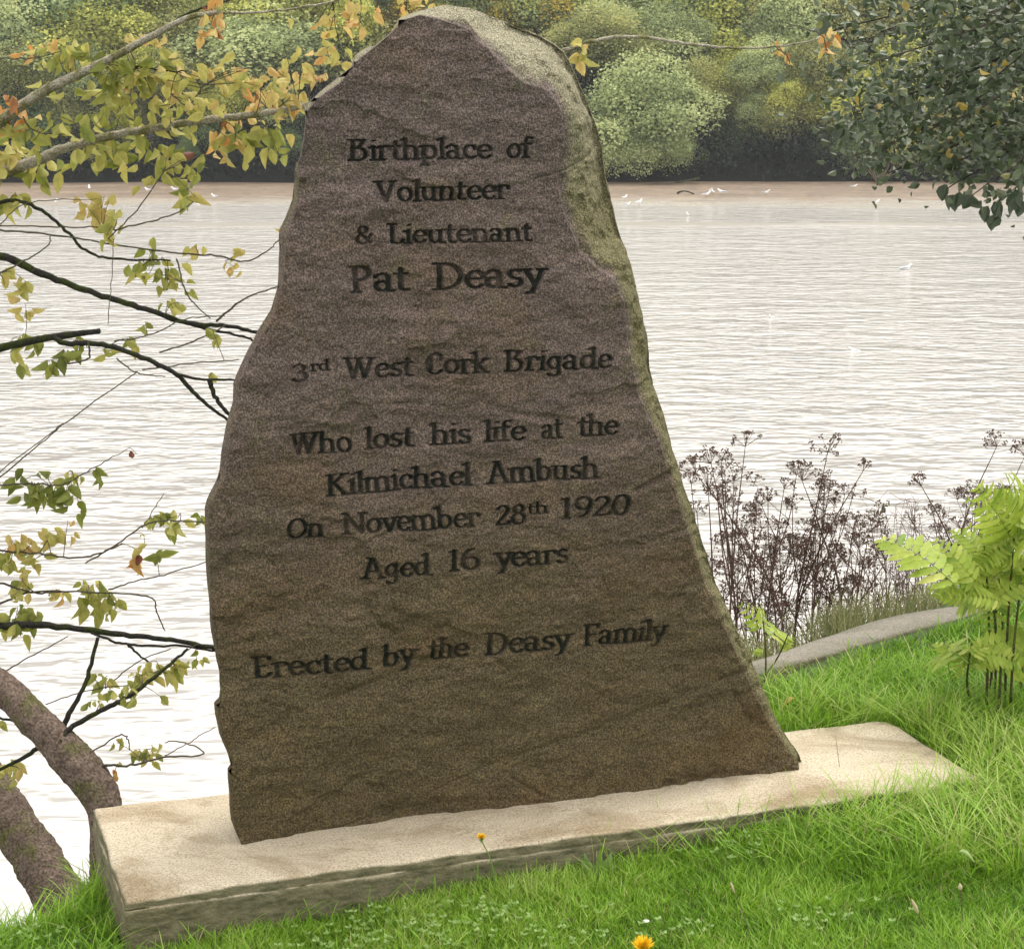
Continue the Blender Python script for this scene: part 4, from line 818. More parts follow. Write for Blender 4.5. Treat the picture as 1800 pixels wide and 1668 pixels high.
# ---------------------------------------------------------------- left trees: trunks, branches, leaves
class Tree:
    def __init__(s, name, base, label):
        s.e = empty(name, base); s.b = np.array(base); tag(s.e, label, 'tree'); s.pts = []
    def limb(s, pts, w, D, mat='twig', name='branch', seg=7, rough=.06, k=7):
        D = D if hasattr(D, '__len__') else (D, D); n_ = len(pts); Ds = np.linspace(D[0], D[1], n_)
        P = catmull([at(q_[0], q_[1], d) for q_, d in zip(pts, Ds)], k); P[1:-1] += rng.normal(size=(len(P) - 2, 3)) * (.0012 if w[0] < 30 else 0)
        s.pts.append(P); g = Geo(); dd = .5 * (D[0] + D[1]); tube(g, P - s.b, [q_ / 2 / F * dd for q_ in w], seg, rough)
        link(name, g.mesh(name), M[mat], s.e); return P
    def near(s, p):
        A = np.vstack(s.pts); sc = A - CAM; sc = sc[:, [0, 2]] / sc[:, 1:2]; q_ = (p - CAM); q_ = q_[[0, 2]] / q_[1]
        d = np.hypot(*(sc - q_).T); return A[np.argmin(d)]
left = Tree('leaning_tree', at(180, 1500, 4.55), 'tree with a brown trunk leaning left from behind the left end of the plinth')
left.limb([(186, 1640), (186, 1520), (186, 1455), (178, 1405), (143, 1352), (98, 1303), (50, 1254), (0, 1208), (-120, 1120), (-260, 960)], [56, 56, 60, 68, 72, 68, 62, 58, 52, 46], (4.5, 4.75), 'bark', 'trunk', 48, .006, 26)
left.limb([(100, 1300), (118, 1262), (150, 1200), (172, 1120)], [12, 9, 7], (4.68, 4.8), 'bark_moss')
left.limb([(105, 1305), (128, 1276), (185, 1245), (235, 1218), (290, 1175), (330, 1140)], [11, 9, 5], (4.6, 4.8), 'bark_moss')
left.limb([(180, 1345), (230, 1345), (290, 1331), (350, 1328), (355, 1318), (315, 1302), (290, 1305)], [5, 3, 2], (4.6, 4.8))
left.limb([(160, 1322), (210, 1292), (225, 1300), (228, 1318)], [3, 2], (4.6, 4.7)); left.limb([(290, 1328), (340, 1300), (378, 1278)], [2, 1.5], (4.7, 4.8))
left.limb([(75, 1305), (45, 1330), (0, 1352), (-60, 1380)], [10, 7, 6], (4.65, 4.7), 'bark_moss'); left.limb([(68, 1308), (40, 1275), (0, 1262), (-50, 1255)], [6, 4], (4.65, 4.75), 'bark_moss'); left.limb([(95, 1330), (80, 1315), (70, 1300)], [5, 5], (4.65, 4.68), 'bark_moss')
left.limb([(-60, 1098), (0, 1100), (60, 1098), (160, 1108), (240, 1118), (310, 1126), (385, 1140)], [16, 13, 10, 9], (4.85, 5.0), 'bark_moss')
left.limb([(160, 1112), (210, 1130), (250, 1134), (320, 1136), (390, 1146)], [5, 4], (4.9, 5.0), 'bark_moss'); left.limb([(225, 1132), (245, 1152), (266, 1166)], [5, 3], (4.9, 4.95), 'bark_moss')
left.limb([(-30, 1200), (0, 1185), (60, 1150), (120, 1118)], [3, 2], (4.9, 5)); left.limb([(185, 1210), (240, 1165), (300, 1140)], [2.4, 2], (4.9, 5))
left.limb([(80, 1238), (150, 1215), (250, 1195), (350, 1130)], [2, 2], (4.8, 4.9))
left.limb([(-40, 1070), (0, 1060), (60, 1040), (190, 1042), (265, 1050), (275, 1075), (290, 1108)], [5, 3, 2.5], (4.9, 5.1))
left.limb([(190, 1036), (240, 1020), (290, 1010), (370, 985)], [3, 2], (5, 5.1)); left.limb([(-30, 1015), (20, 1030), (60, 1042), (110, 1040)], [5, 3], (4.9, 5))
left.limb([(150, 990), (200, 960), (250, 925), (290, 925 - 10), (360, 918)], [3, 3, 2.5], (5, 5.1)); left.limb([(250, 928), (270, 895), (288, 868)], [2, 1.5], (5, 5.1)); left.limb([(-40, 965), (0, 968), (60, 972), (130, 980), (175, 972), (215, 955)], [4, 3], (4.9, 5.0))
left.limb([(-40, 850), (0, 852), (60, 850), (110, 852), (160, 825), (215, 795)], [4, 3, 1.5], (4.9, 5.0))
second = Tree('leaning_tree', at(70, 1620, 4.75), 'thick dark trunk at the left edge, behind the trunk that rises by the plinth')
second.limb([(150, 1660), (96, 1565), (56, 1498), (8, 1422), (-50, 1340), (-200, 1100), (-330, 700), (-420, 300), (-470, -200)], [92, 86, 82, 80, 76, 64, 44], (4.75, 5.4), 'bark', 'trunk', 48, .006, 26)
S_ = lambda *a, **k: second.limb(*a, **k)
S_([(-430, 420), (-250, 350), (-100, 290), (0, 215), (70, 165), (145, 128), (205, 98), (265, 65), (330, 32), (385, 22)], [30, 24, 19, 17, 14, 11, 7], (5.4, 5.0), 'bark_pale')
S_([(385, 22), (430, 23), (500, 18), (600, -2), (700, -40)], [5, 4, 3], (5.2, 5.3), 'bark_pale'); S_([(225, 88), (280, 55), (335, 22), (400, 2), (450, -20)], [5, 4, 3], (5.2, 5.3), 'bark_moss')
S_([(-380, 520), (-200, 420), (-60, 340), (20, 300), (65, 282), (110, 263), (160, 248), (200, 238), (300, 221), (400, 207), (470, 199), (535, 186), (640, 165), (800, 130), (900, 112), (990, 90), (1030, 76), (1080, 66), (1130, 66), (1200, 76), (1290, 85), (1370, 82), (1440, 68)], [26, 22, 17, 14, 12, 10, 8, 6, 5, 3], (5.3, 5.5), 'bark_pale')
S_([(1365, 84), (1383, 98), (1388, 112)], [2, 2], (5.5, 5.5)); S_([(1380, 40), (1440, 60), (1455, 90)], [2, 2], (5.5, 5.5))
S_([(-340, 650), (-200, 480), (-60, 370), (0, 355), (38, 354), (80, 374), (120, 410), (150, 440), (200, 455), (300, 458)], [14, 9, 7, 6, 5, 3], (5.4, 5.3), 'bark_moss')
S_([(-60, 402), (0, 397), (100, 399), (180, 400)], [3, 2.5], (5.3, 5.3)); S_([(-50, 400), (0, 405), (90, 412), (190, 428), (300, 444), (380, 450), (430, 460), (470, 442), (492, 420)], [4, 3, 3, 2], (5.3, 5.3))
S_([(-360, 560), (-150, 410), (0, 450), (60, 475), (130, 503), (190, 523), (265, 546), (330, 568), (400, 573), (460, 585)], [20, 16, 13, 11, 10, 8, 6], (5.3, 5.2), 'bark_moss')
S_([(290, 553), (350, 575), (420, 590), (450, 600)], [6, 4], (5.2, 5.3), 'bark_moss'); S_([(380, 565), (430, 525), (495, 502)], [4, 2.5], (5.3, 5.3)); S_([(280, 620), (340, 600), (400, 570)], [3, 2.5], (5.2, 5.2))
S_([(-330, 760), (-180, 680), (-60, 630), (0, 612), (60, 598), (110, 590), (175, 582)], [30, 22, 16, 14, 13, 10], (5.2, 5.05), 'bark_moss')
S_([(95, 594), (120, 604), (180, 605), (250, 628), (310, 658), (350, 700), (400, 738)], [10, 10, 9, 8, 5], (5.05, 5.0), 'bark_moss'); S_([(310, 657), (350, 666), (412, 668)], [6, 5, 4], (5, 5), 'bark_moss'); S_([(368, 668), (380, 700), (408, 735)], [9, 7], (5, 5), 'bark_moss')
S_([(205, 630), (240, 655), (290, 662)], [3, 2], (5, 5)); S_([(155, 600), (155, 630), (120, 640)], [4, 3], (5, 5))
S_([(-80, 890), (0, 838), (70, 780), (140, 725), (240, 655)], [3, 2.5, 2], (5, 5.1)); S_([(-80, 885), (0, 828), (85, 765), (110, 745)], [2, 2], (5, 5.1))
S_([(190, 570), (195, 500), (200, 420)], [1.5, 1.5], (5.1, 5.1)); S_([(310, 455), (330, 520), (370, 560)], [3, 2], (5.2, 5.2)); S_([(200, 405), (260, 390), (310, 375), (340, 355)], [3, 2], (5.2, 5.2)); S_([(190, 420), (240, 370), (290, 300)], [2.4, 2], (5.2, 5.2))
S_([(0, 480), (50, 455), (85, 430), (88, 415)], [3, 2], (5.2, 5.2)); S_([(240, 120), (245, 118), (290, 125), (330, 125)], [4, 2], (5.2, 5.2), 'bark_moss'); S_([(40, 205), (60, 230), (110, 236), (160, 230)], [3, 2], (5.2, 5.2))
S_([(0, 103), (65, 103)], [2.4, 2], (5.2, 5.2)); S_([(300, 165), (330, 185), (360, 150)], [2, 2], (5.2, 5.2))
S_([(200, 600), (260, 590), (330, 560), (395, 555)], [2.5, 2], (5.1, 5.1)); S_([(250, 650), (330, 640), (420, 632)], [2.5, 2], (5.1, 5.1)); S_([(0, 395), (40, 360), (110, 350)], [2, 1.6], (5.3, 5.3))

# clusters: px, py, spread x, spread y, count, tint, leaf px
CLU = [(40, 300, 40, 40, 14, .42, 42), (20, 330, 30, 30, 8, .45, 42), (120, 130, 40, 25, 12, .40, 36), (190, 130, 45, 30, 22, .32, 42), (235, 160, 40, 40, 20, .42, 38), (280, 120, 50, 35, 18, .55, 36), (330, 160, 50, 45, 26, .58, 36), (380, 50, 22, 24, 14, .80, 34), (260, 65, 30, 14, 6, .62, 30),
       (420, 140, 40, 30, 16, .60, 34), (470, 160, 45, 25, 26, .76, 34), (520, 130, 30, 30, 14, .62, 32), (300, 200, 60, 30, 22, .50, 36), (200, 190, 40, 30, 14, .36, 38), (150, 200, 35, 25, 10, .4, 38), (20, 190, 40, 26, 18, .86, 36), (80, 95, 20, 20, 6, .80, 28), (110, 100, 20, 25, 8, .5, 32),
       (60, 250, 30, 20, 8, .4, 40), (160, 275, 40, 25, 16, .40, 42), (225, 275, 35, 25, 12, .34, 46), (265, 285, 28, 20, 9, .55, 34), (340, 300, 40, 25, 16, .44, 42), (385, 290, 30, 14, 6, .62, 36), (430, 240, 35, 22, 12, .42, 44), (400, 240, 30, 25, 12, .78, 34), (450, 265, 30, 18, 7, .38, 42), (510, 200, 25, 20, 7, .5, 34), (600, 60, 40, 40, 14, .60, 34), (640, 45, 30, 20, 8, .74, 30), (720, 20, 30, 20, 8, .66, 32), (560, 120, 25, 25, 8, .7, 32),
       (10, 280, 22, 30, 10, .50, 42), (5, 350, 18, 22, 5, .4, 40), (180, 350, 22, 26, 14, .66, 34), (196, 400, 10, 26, 7, .6, 34), (350, 340, 14, 16, 5, .46, 36),
       (12, 500, 26, 40, 14, .55, 36), (30, 545, 18, 20, 5, .6, 30), (275, 480, 26, 26, 22, .38, 30), (305, 500, 20, 18, 10, .45, 28), (405, 462, 14, 14, 7, .72, 26), (350, 455, 22, 12, 5, .6, 24), (290, 545, 20, 14, 8, .45, 28), (488, 402, 8, 8, 2, .76, 26),
       (30, 625, 26, 18, 7, .36, 34), (65, 615, 16, 20, 5, .34, 34), (105, 640, 20, 16, 8, .22, 36), (70, 670, 12, 12, 3, .2, 38), (185, 622, 20, 12, 7, .42, 30), (140, 612, 14, 12, 4, .4, 26), (385, 610, 10, 16, 5, .42, 28), (362, 660, 12, 10, 3, .4, 24), (250, 575, 10, 12, 3, .4, 26),
       (90, 862, 36, 16, 18, .16, 38), (60, 875, 26, 12, 10, .3, 32), (135, 885, 22, 16, 8, .18, 36), (130, 838, 20, 10, 7, .34, 28), (170, 845, 12, 12, 4, .3, 28), (230, 804, 8, 6, 1, .92, 22),
       (290, 915, 18, 10, 7, .36, 28), (318, 928, 14, 14, 8, .42, 32), (350, 920, 12, 8, 5, .38, 24), (232, 980, 10, 10, 4, .82, 38), (268, 975, 10, 14, 4, .30, 32), (248, 965, 10, 8, 3, .6, 26),
       (40, 960, 26, 22, 12, .64, 32), (80, 945, 24, 20, 12, .55, 30), (110, 925, 20, 10, 5, .7, 26), (20, 995, 18, 18, 7, .45, 34), (70, 1000, 24, 22, 10, .48, 30), (60, 1030, 26, 18, 12, .50, 30), (150, 1030, 24, 16, 12, .45, 28), (155, 1065, 26, 20, 14, .38, 38), (190, 1060, 14, 10, 4, .36, 32), (100, 1045, 18, 16, 8, .6, 26),
       (20, 1095, 30, 16, 12, .34, 34), (60, 1085, 26, 16, 10, .32, 34), (40, 1115, 24, 12, 8, .34, 30),
       (180, 1215, 24, 12, 10, .34, 30), (215, 1225, 24, 14, 10, .40, 28), (250, 1200, 24, 14, 12, .45, 28), (285, 1185, 22, 14, 12, .50, 28), (320, 1175, 18, 14, 10, .52, 28), (286, 1232, 6, 8, 2, .5, 30), (345, 1168, 14, 8, 5, .4, 24), (160, 1245, 14, 8, 4, .3, 24),
       (252, 1320, 20, 10, 12, .42, 26), (240, 1335, 14, 8, 5, .45, 24), (20, 1350, 18, 14, 8, .55, 30), (30, 1370, 14, 10, 5, .6, 28), (0, 1275, 14, 10, 4, .45, 30), (210, 1372, 10, 14, 5, .8, 20),
       (1012, 98, 14, 8, 4, .55, 30), (1022, 122, 8, 14, 4, .62, 34), (1462, 78, 8, 16, 5, .78, 32), (1455, 110, 6, 8, 2, .7, 28), (1372, 102, 12, 10, 5, .72, 24), (1452, 44, 3, 3, 1, .1, 26)]
leaves = []   # (tree, P, A, N, L, tint)
tw = {left: Geo(), second: Geo()}
for px, py, sx_, sy_, cnt, ti, lp in CLU:
    tr = left if (py > 760 and px < 400) else second
    c = at(px, py, 5.1); nb_ = tr.near(c); D0 = nb_[1]; cnt = int(cnt * (1.5 if py < 340 else 1.3)); lp *= .84 if py < 340 else .92
    k = max(1, cnt // 4)
    for j in range(k):
        tp = at(px + rng.normal() * sx_ * .8, py + rng.normal() * sy_ * .7 - 6, D0 + .10 + rng.normal() * .07)
        s0 = nb_ if rng.random() < .35 or j == 0 else at(px + rng.normal() * sx_ * .3, py - sy_ * .4, D0)
        nb2 = tr.near(s0) if j else nb_; 
        Q = catmull([nb2, (nb2 + tp) / 2 + np.array([rng.normal() * .01, 0, .012 + rng.normal() * .008]), tp], 4); tube(tw[tr], Q - tr.b, [.0014, .0007], 4, cap=False)
        m__ = cnt // k + (1 if j < cnt % k else 0)
        for l in range(m__):
            p = Q[min(len(Q) - 1, int(len(Q) * rng.uniform(.45, 1)))] + np.array([rng.normal() * sx_ * .45, rng.normal() * sx_ * .3, rng.normal() * sy_ * .38]) / F * D0
            A = np.array([rng.normal() * .6, rng.normal() * .5, -.75 + rng.normal() * .35]); Nn = np.array([rng.normal() * .7, -1 + rng.normal() * .6, .35 + rng.normal() * .4])
            leaves.append((tr, p, A, Nn, lp / F * D0 * rng.uniform(.7, 1.12), float(np.clip(ti + rng.normal() * .09, 0, 1))))
for tr, g in tw.items(): tag(link('twigs', g.mesh('twigs'), M['twig'], tr.e), kind='stuff')
def leaf_shared(tpl, name, curls):
    out_ = []
    for c_ in curls:
        Vt = tpl[0].copy(); Vt[:, 2] += -c_ * Vt[:, 0] ** 2; Vt[:, 1] *= .62 if c_ < .3 else .55; out_.append(Vt)
    return out_
shapes = leaf_shared(LEAF, 'leaf', (0, .15, .35, -.1))
lm = {}
def leaf_mesh(si, ti):
    k = (si, int(ti * 12))
    if k not in lm: lm[k] = mesh_np('leaf', shapes[si], LEAF[1], {'tint': np.full(len(shapes[si]), (k[1] + .5) / 12)}, True); lm[k].materials.append(M['leaf'])
    return lm[k]
from mathutils import Matrix
for tr in (left, second):
    L_ = [l for l in leaves if l[0] is tr]; L_.sort(key=lambda l: -l[4]); big_, rest = L_[:280], L_[280:]
    for i, (_, p, A, Nn, ln, ti) in enumerate(big_):
        A = unit(A); B = unit(np.cross(A, Nn)); Nn = -np.cross(B, A); o = link('leaf', leaf_mesh(i % 4, ti), M['leaf'], tr.e)
        mm = Matrix(((A[0] * ln, B[0] * ln, Nn[0] * ln, p[0] - tr.b[0]), (A[1] * ln, B[1] * ln, Nn[1] * ln, p[1] - tr.b[1]), (A[2] * ln, B[2] * ln, Nn[2] * ln, p[2] - tr.b[2]), (0, 0, 0, 1))); o.matrix_local = mm
    if rest:
        P = np.array([l[1] for l in rest]) - tr.b; ln = np.array([l[4] for l in rest])
        V, Fc, t = leaf_cloud(P, np.array([l[2] for l in rest]), np.array([l[3] for l in rest]), ln, ln * .62, np.array([l[5] for l in rest]), LEAF); tag(link('small_leaves', mesh_np('small_leaves', V, Fc, {'tint': t}, True), M['leaf'], tr.e), kind='stuff')

# ---------------------------------------------------------------- overhanging dark tree, upper right
dk = Tree('overhanging_tree', at(2300, 1130, 6.8), 'dark green leafy tree whose boughs hang into the upper right corner')
dk.limb([(2300, 1160), (2290, 1000), (2270, 700), (2240, 400), (2200, 100), (2150, -300)], [190, 160, 130, 90], (6.8, 6.9), 'bark', 'trunk', 48, .006, 26)
tips = [(1445, 60), (1470, 130), (1500, 200), (1500, 275), (1560, 305), (1610, 320), (1660, 335), (1700, 350), (1745, 365), (1800, 350), (1540, 60), (1590, 130), (1640, 210), (1700, 270), (1600, 15), (1680, 60), (1730, 150), (1780, 230), (1850, 300), (1510, -20), (1820, 80), (1650, -40)]
for i, (tx, ty) in enumerate(tips):
    y0 = -260 + (ty + 40) * .9; D0 = 6.9 - .9 * rng.random()
    dk.limb([(2210, y0 + 60), (2050, y0 - 10 + rng.normal() * 20), (1900 - (1800 - tx) * .2, (y0 + ty) / 2 - 40 + rng.normal() * 15), ((tx + 1900) / 2, ty * .75 + y0 * .25 - 10), (tx, ty)], [16, 10, 6, 3.5, 1.8], (6.8, D0), 'twig' if i % 2 else 'bark_moss', k=6)
poly = np.array([(1440, -60), (1450, 60), (1462, 125), (1485, 220), (1495, 270), (1560, 296), (1640, 300), (1690, 312), (1745, 330), (1830, 335), (1950, 310), (1980, -60)], float)
cand = np.stack([rng.uniform(1430, 1980, 900), rng.uniform(-60, 375, 900)], -1); ok = inside(cand[:, 0], cand[:, 1], poly)
dens = np.clip(.22 + (cand[:, 0] - 1450) / 420, 0, .74) * np.where((cand[:, 1] < 120) & (cand[:, 0] < 1640), .6, 1); ok &= rng.random(900) < dens * 1.0
gt = Geo(); Ls = []
for px, py in cand[ok]:
    c = at(px, py, 6.4); nb_ = dk.near(c); D0 = nb_[1] + rng.normal() * .12; c = at(px, py, D0)
    Q = catmull([nb_, (nb_ + c) / 2 + rng.normal(size=3) * .015, c], 4); tube(gt, Q - dk.b, [.0018, .0008], 4, cap=False)
    for l in range(rng.integers(9, 15)):
        p = Q[rng.integers(len(Q) // 2, len(Q))] + rng.normal(size=3) * [.065, .07, .052]
        Ls.append((p, [rng.normal() * .8, rng.normal() * .6, -.45 + rng.normal() * .5], [rng.normal() * .8, -1 + rng.normal() * .7, .6 + rng.normal() * .5], rng.uniform(.020, .040), float(np.clip(rng.normal() * .22 + .42, 0, .9)) if rng.random() > .012 else 1.0))
for px, py in ((1690, 345), (1710, 352), (1735, 370), (1755, 362), (1752, 385), (1775, 350), (1790, 345), (1795, 362), (1680, 350), (1445, 42), (1660, 332)):
    for _ in range(2): Ls.append((at(px + rng.normal() * 3, py - 8, 6.3), [rng.normal() * .4, 0, -1], [rng.normal() * .4, -1, .2], .058, .15))
tag(link('twigs', gt.mesh('twigs'), M['twig'], dk.e), kind='stuff')
Ls.sort(key=lambda l: l[0][0] + l[0][1] * 2); big_ = Ls[::max(1, len(Ls) // 280)][:280]; ids = set(id(l) for l in big_); rest = [l for l in Ls if id(l) not in ids]
am = {}
for i, (p, A, Nn, ln, ti) in enumerate(big_):
    A = unit(np.array(A)); B = unit(np.cross(A, Nn)); Nn = -np.cross(B, A); k = (i % 4, int(ti * 6))
    if k not in am:
        Vt = shapes[i % 4].copy(); Vt[:, 1] *= 1.3; am[k] = mesh_np('leaf', Vt, LEAF[1], {'tint': np.full(len(Vt), (k[1] + .5) / 6)}, True); am[k].materials.append(M['alder'])
    o = link('leaf', am[k], None, dk.e)
    o.matrix_local = Matrix(((A[0] * ln, B[0] * ln, Nn[0] * ln, p[0] - dk.b[0]), (A[1] * ln, B[1] * ln, Nn[1] * ln, p[1] - dk.b[1]), (A[2] * ln, B[2] * ln, Nn[2] * ln, p[2] - dk.b[2]), (0, 0, 0, 1)))
P = np.array([l[0] for l in rest]) - dk.b; ln = np.array([l[3] for l in rest]); V, Fc, t = leaf_cloud(P, np.array([l[1] for l in rest]), np.array([l[2] for l in rest]), ln, ln * .8, np.array([l[4] for l in rest]), LEAF)
tag(link('small_leaves', mesh_np('small_leaves', V, Fc, {'tint': t}), M['alder'], dk.e), kind='stuff')

# ---------------------------------------------------------------- lime shrub at the right edge
def frond_mesh(seed, pairs=9, L=.26, ll=.075):
    r = np.random.default_rng(seed); g = Geo(); t = np.linspace(0, 1, 9); P = np.stack([t * L, 0 * t, .02 * np.sin(t * 3) - .05 * t ** 2 * 1.2], -1); tube(g, P, [.0016, .0006], 4, cap=False, t=.2)
    for i in range(pairs):
        f = (i + 1.2) / (pairs + .8); b = np.array([f * L, 0, np.interp(f, t, P[:, 2])]); l = ll * math.sin(math.pi * min(1, f * .72 + .22)) * r.uniform(.9, 1.1)
        for s in (-1, 1):
            d = unit(np.array([.55, s * 1.0, -.1 + r.normal() * .08])); k = 7; side = unit(np.cross(d, [0, 0, 1])); nrm = np.cross(side, d)
            V = []; 
            for j in range(k + 1):
                u_ = j / k; w_ = l * .145 * math.sin(math.pi * (u_ * .93 + .05)) ** .8; tooth = .006 * (j % 2) * (1 - u_)
                c_ = b + d * u_ * l + nrm * (-.12 * l * u_ * u_)
                V += [c_ - side * (w_ + tooth) + nrm * w_ * .3, c_, c_ + side * (w_ + tooth) + nrm * w_ * .3]
            Fc = []
            for j in range(k):
                o_ = j * 3; Fc += [(o_, o_ + 1, o_ + 4, o_ + 3), (o_ + 1, o_ + 2, o_ + 5, o_ + 4)]
            g.add(V, np.array(Fc), float(np.clip(.5 + r.normal() * .15, 0, 1)))
    return g.mesh('frond')
fr = [frond_mesh(1), frond_mesh(2, 8, .22, .07), frond_mesh(3, 10, .28, .08), frond_mesh(4, 6, .14, .05)]
def orient(o, p, d, roll, s):
    d = unit(np.array(d, float)); up = np.array([.25 * math.sin(roll * 9), -.8, .55]) + rng.normal(size=3) * .22; roll = 0.; side = unit(np.cross(up, d)); nn = np.cross(d, side)
    c_, s_ = math.cos(roll), math.sin(roll); sd_ = side * c_ + nn * s_; n2 = np.cross(d, sd_)
    o.matrix_local = Matrix(((d[0] * s, sd_[0] * s, n2[0] * s, p[0]), (d[1] * s, sd_[1] * s, n2[1] * s, p[1]), (d[2] * s, sd_[2] * s, n2[2] * s, p[2]), (0, 0, 0, 1)))
def shrub(base, stems, fronds, label, D, srad=.0045, auto=0):
    b = at(*base, D); e = empty('lime_shrub', b)
    SP = []
    for pts in stems:
        g = Geo(); P = catmull([at(x, y, D + rng.normal() * .06) for x, y in pts], 5) - b; tube(g, P, [srad, srad * .5], 6, .05); link('stem', g.mesh('stem'), M['stem'], e); SP.append(P)
    for (x0, y0, x1, y1, k, roll) in fronds:
        p = at(x0, y0, D + rng.normal() * .08); q_ = at(x1, y1, D + rng.normal() * .12 - .05); d = q_ - p; L0 = [.28, .24, .30, .155][k]; o = link('leaf', fr[k], M['lime'], e); orient(o, p - b, d, roll, np.linalg.norm(d) / L0)
    for i in range(auto):
        P = SP[rng.integers(len(SP))]; p = P[rng.integers(int(len(P) * (.7 if i % 5 else .35)), len(P))]; a = rng.uniform(0, 6.28); k = rng.integers(4); o = link('leaf', fr[k], M['lime'], e); orient(o, p, (math.cos(a), math.sin(a) * .45, rng.uniform(-.15, .9)), rng.normal() * .6, rng.uniform(.4, .7))
    tag(e, label, 'shrub')
shrub((1765, 1335), [[(1740, 1335), (1742, 1200), (1748, 1080), (1700, 990)], [(1752, 1330), (1758, 1200), (1762, 1080), (1755, 940)], [(1775, 1330), (1778, 1200), (1788, 1080), (1810, 930)], [(1788, 1330), (1793, 1230), (1808, 1080), (1840, 900)], [(1706, 1310), (1703, 1230), (1700, 1190), (1708, 1130)], [(1800, 1330), (1812, 1200), (1850, 1050), (1880, 880)], [(1732, 1325), (1735, 1200), (1738, 1080), (1730, 960)], [(1745, 1325), (1750, 1200), (1752, 1050), (1780, 900)], [(1765, 1325), (1768, 1180), (1775, 1040), (1790, 870)]],
      [(1690, 1040, 1540, 915, 2, .5), (1700, 1060, 1625, 1025, 1, .3), (1720, 1030, 1640, 935, 0, .8), (1740, 1040, 1655, 990, 0, -.4), (1760, 960, 1725, 900, 0, .5), (1780, 960, 1740, 870, 2, .7), (1790, 940, 1790, 838, 0, .8), (1780, 1000, 1700, 930, 2, .4), (1770, 1030, 1730, 1110, 0, -.3), (1800, 900, 1840, 800, 0, .5), (1790, 1020, 1850, 1000, 2, .3), (1765, 1060, 1690, 1040, 2, .9), (1755, 1050, 1660, 1065, 0, .7), (1702, 1165, 1636, 1135, 3, .4), (1704, 1160, 1740, 1120, 3, .4), (1700, 1175, 1675, 1190, 3, 0), (1790, 960, 1850, 930, 2, .5), (1770, 900, 1765, 855, 1, .5), (1800, 870, 1775, 850, 1, .9), (1740, 1000, 1700, 960, 1, .6), (1750, 1040, 1800, 1000, 0, .8), (1720, 1020, 1660, 1030, 1, 1.2)],
      'bright lime green shrub with brown stems at the right edge of the lawn', 4.75, auto=64)
shrub((1345, 1215), [[(1345, 1215), (1346, 1150), (1340, 1090), (1320, 1055)], [(1345, 1190), (1370, 1150), (1385, 1115)]],
      [(1335, 1110, 1312, 1062, 3, .9), (1345, 1125, 1385, 1096, 3, .9), (1345, 1150, 1318, 1142, 3, .5), (1370, 1145, 1398, 1118, 3, .7), (1338, 1095, 1345, 1068, 3, 1)],
      'small lime green sapling beside the right edge of the stone', 5.1, .0028)

# ---------------------------------------------------------------- small things in the lawn
def dandelion(px, py, bx, by, D, r, label, seed=0):
    h_ = at(px, py, D); b = at(bx, by, D); e = empty('dandelion', b); g = Geo(); tube(g, catmull([(0, 0, 0), (h_ - b) * .55 + [.006, 0, 0], h_ - b - [0, 0, r * .4]], 4), [.0016, .0013], 5); link('stem', g.mesh('stem'), M['green'], e)
    n_ = 90; a = rng.uniform(0, 6.28, n_); el = rng.uniform(.05, 1.2, n_); A = np.stack([np.cos(a) * np.cos(el), np.sin(a) * np.cos(el), np.sin(el) * .8], -1)
    L = np.full(n_, r) * rng.uniform(.8, 1.1, n_); V, Fc, t = leaf_cloud(np.zeros((n_, 3)), A, np.tile([0, 0, 1.], (n_, 1)), L, np.full(n_, r * .28), np.full(n_, .5), LEAF_LO)
    o = link('flower_head', mesh_np('flower_head', V, Fc, {'tint': t}), M['dand'], e); o.location = tuple(h_ - b)
    g = Geo(); tube(g, [(0, 0, -r * .75), (0, 0, -r * .4), (0, 0, 0)], [r * .1, r * .32, r * .4], 8); c_ = link('calyx', g.mesh('calyx'), M['green'], e); c_.location = tuple(h_ - b); tag(e, label, 'dandelion')
dandelion(846, 1472, 872, 1560, 3.72, .0125, 'small yellow dandelion on a thin stalk in front of the plinth edge')
dandelion(1130, 1664, 1132, 1705, 3.45, .026, 'large yellow dandelion at the bottom edge of the lawn')
def stalk(name, pts, D, r, hr, label, mat='dead_pale', hl=.02):
    P = catmull([at(x, y, D) for x, y in pts], 5); b = P[0]; e = empty(name, b); g = Geo(); tube(g, P - b, [r, r * .6], 5); link('stem', g.mesh('stem'), M[mat], e)
    d = unit(P[-1] - P[-2]); tip = P[-1] - b; g = Geo(); tube(g, [tip - d * hl * .2, tip + d * hl * .25, tip + d * hl * .6, tip + d * hl], [hr * .4, hr, hr * .9, hr * .3], 7, .12); link('seed_head', g.mesh('seed_head'), M['fluff'], e); tag(e, label, 'grass stalk')
stalk('seed_stalk', [(1325, 1668), (1308, 1610), (1290, 1565)], 3.55, .0012, .003, 'pale plantain seed stalk leaning left in the lawn below the stone')
stalk('seed_stalk', [(1655, 1700), (1635, 1650), (1612, 1600)], 3.5, .0016, .0042, 'bent pale seed stalk left of the upright one at bottom right', hl=.028)
stalk('seed_stalk', [(1690, 1700), (1693, 1640), (1688, 1562)], 3.5, .0015, .0045, 'upright pinkish seed stalk at bottom right', hl=.012)
stalk('seed_stalk', [(1482, 1400), (1476, 1350), (1470, 1302)], 4.35, .0009, .0012, 'thin dark stalk standing in front of the bare right end of the plinth', 'stem')
stalk('seed_stalk', [(1740, 1540), (1741, 1510), (1739, 1490)], 3.9, .001, .004, 'short pale seed head at the right of the long grass', hl=.016)
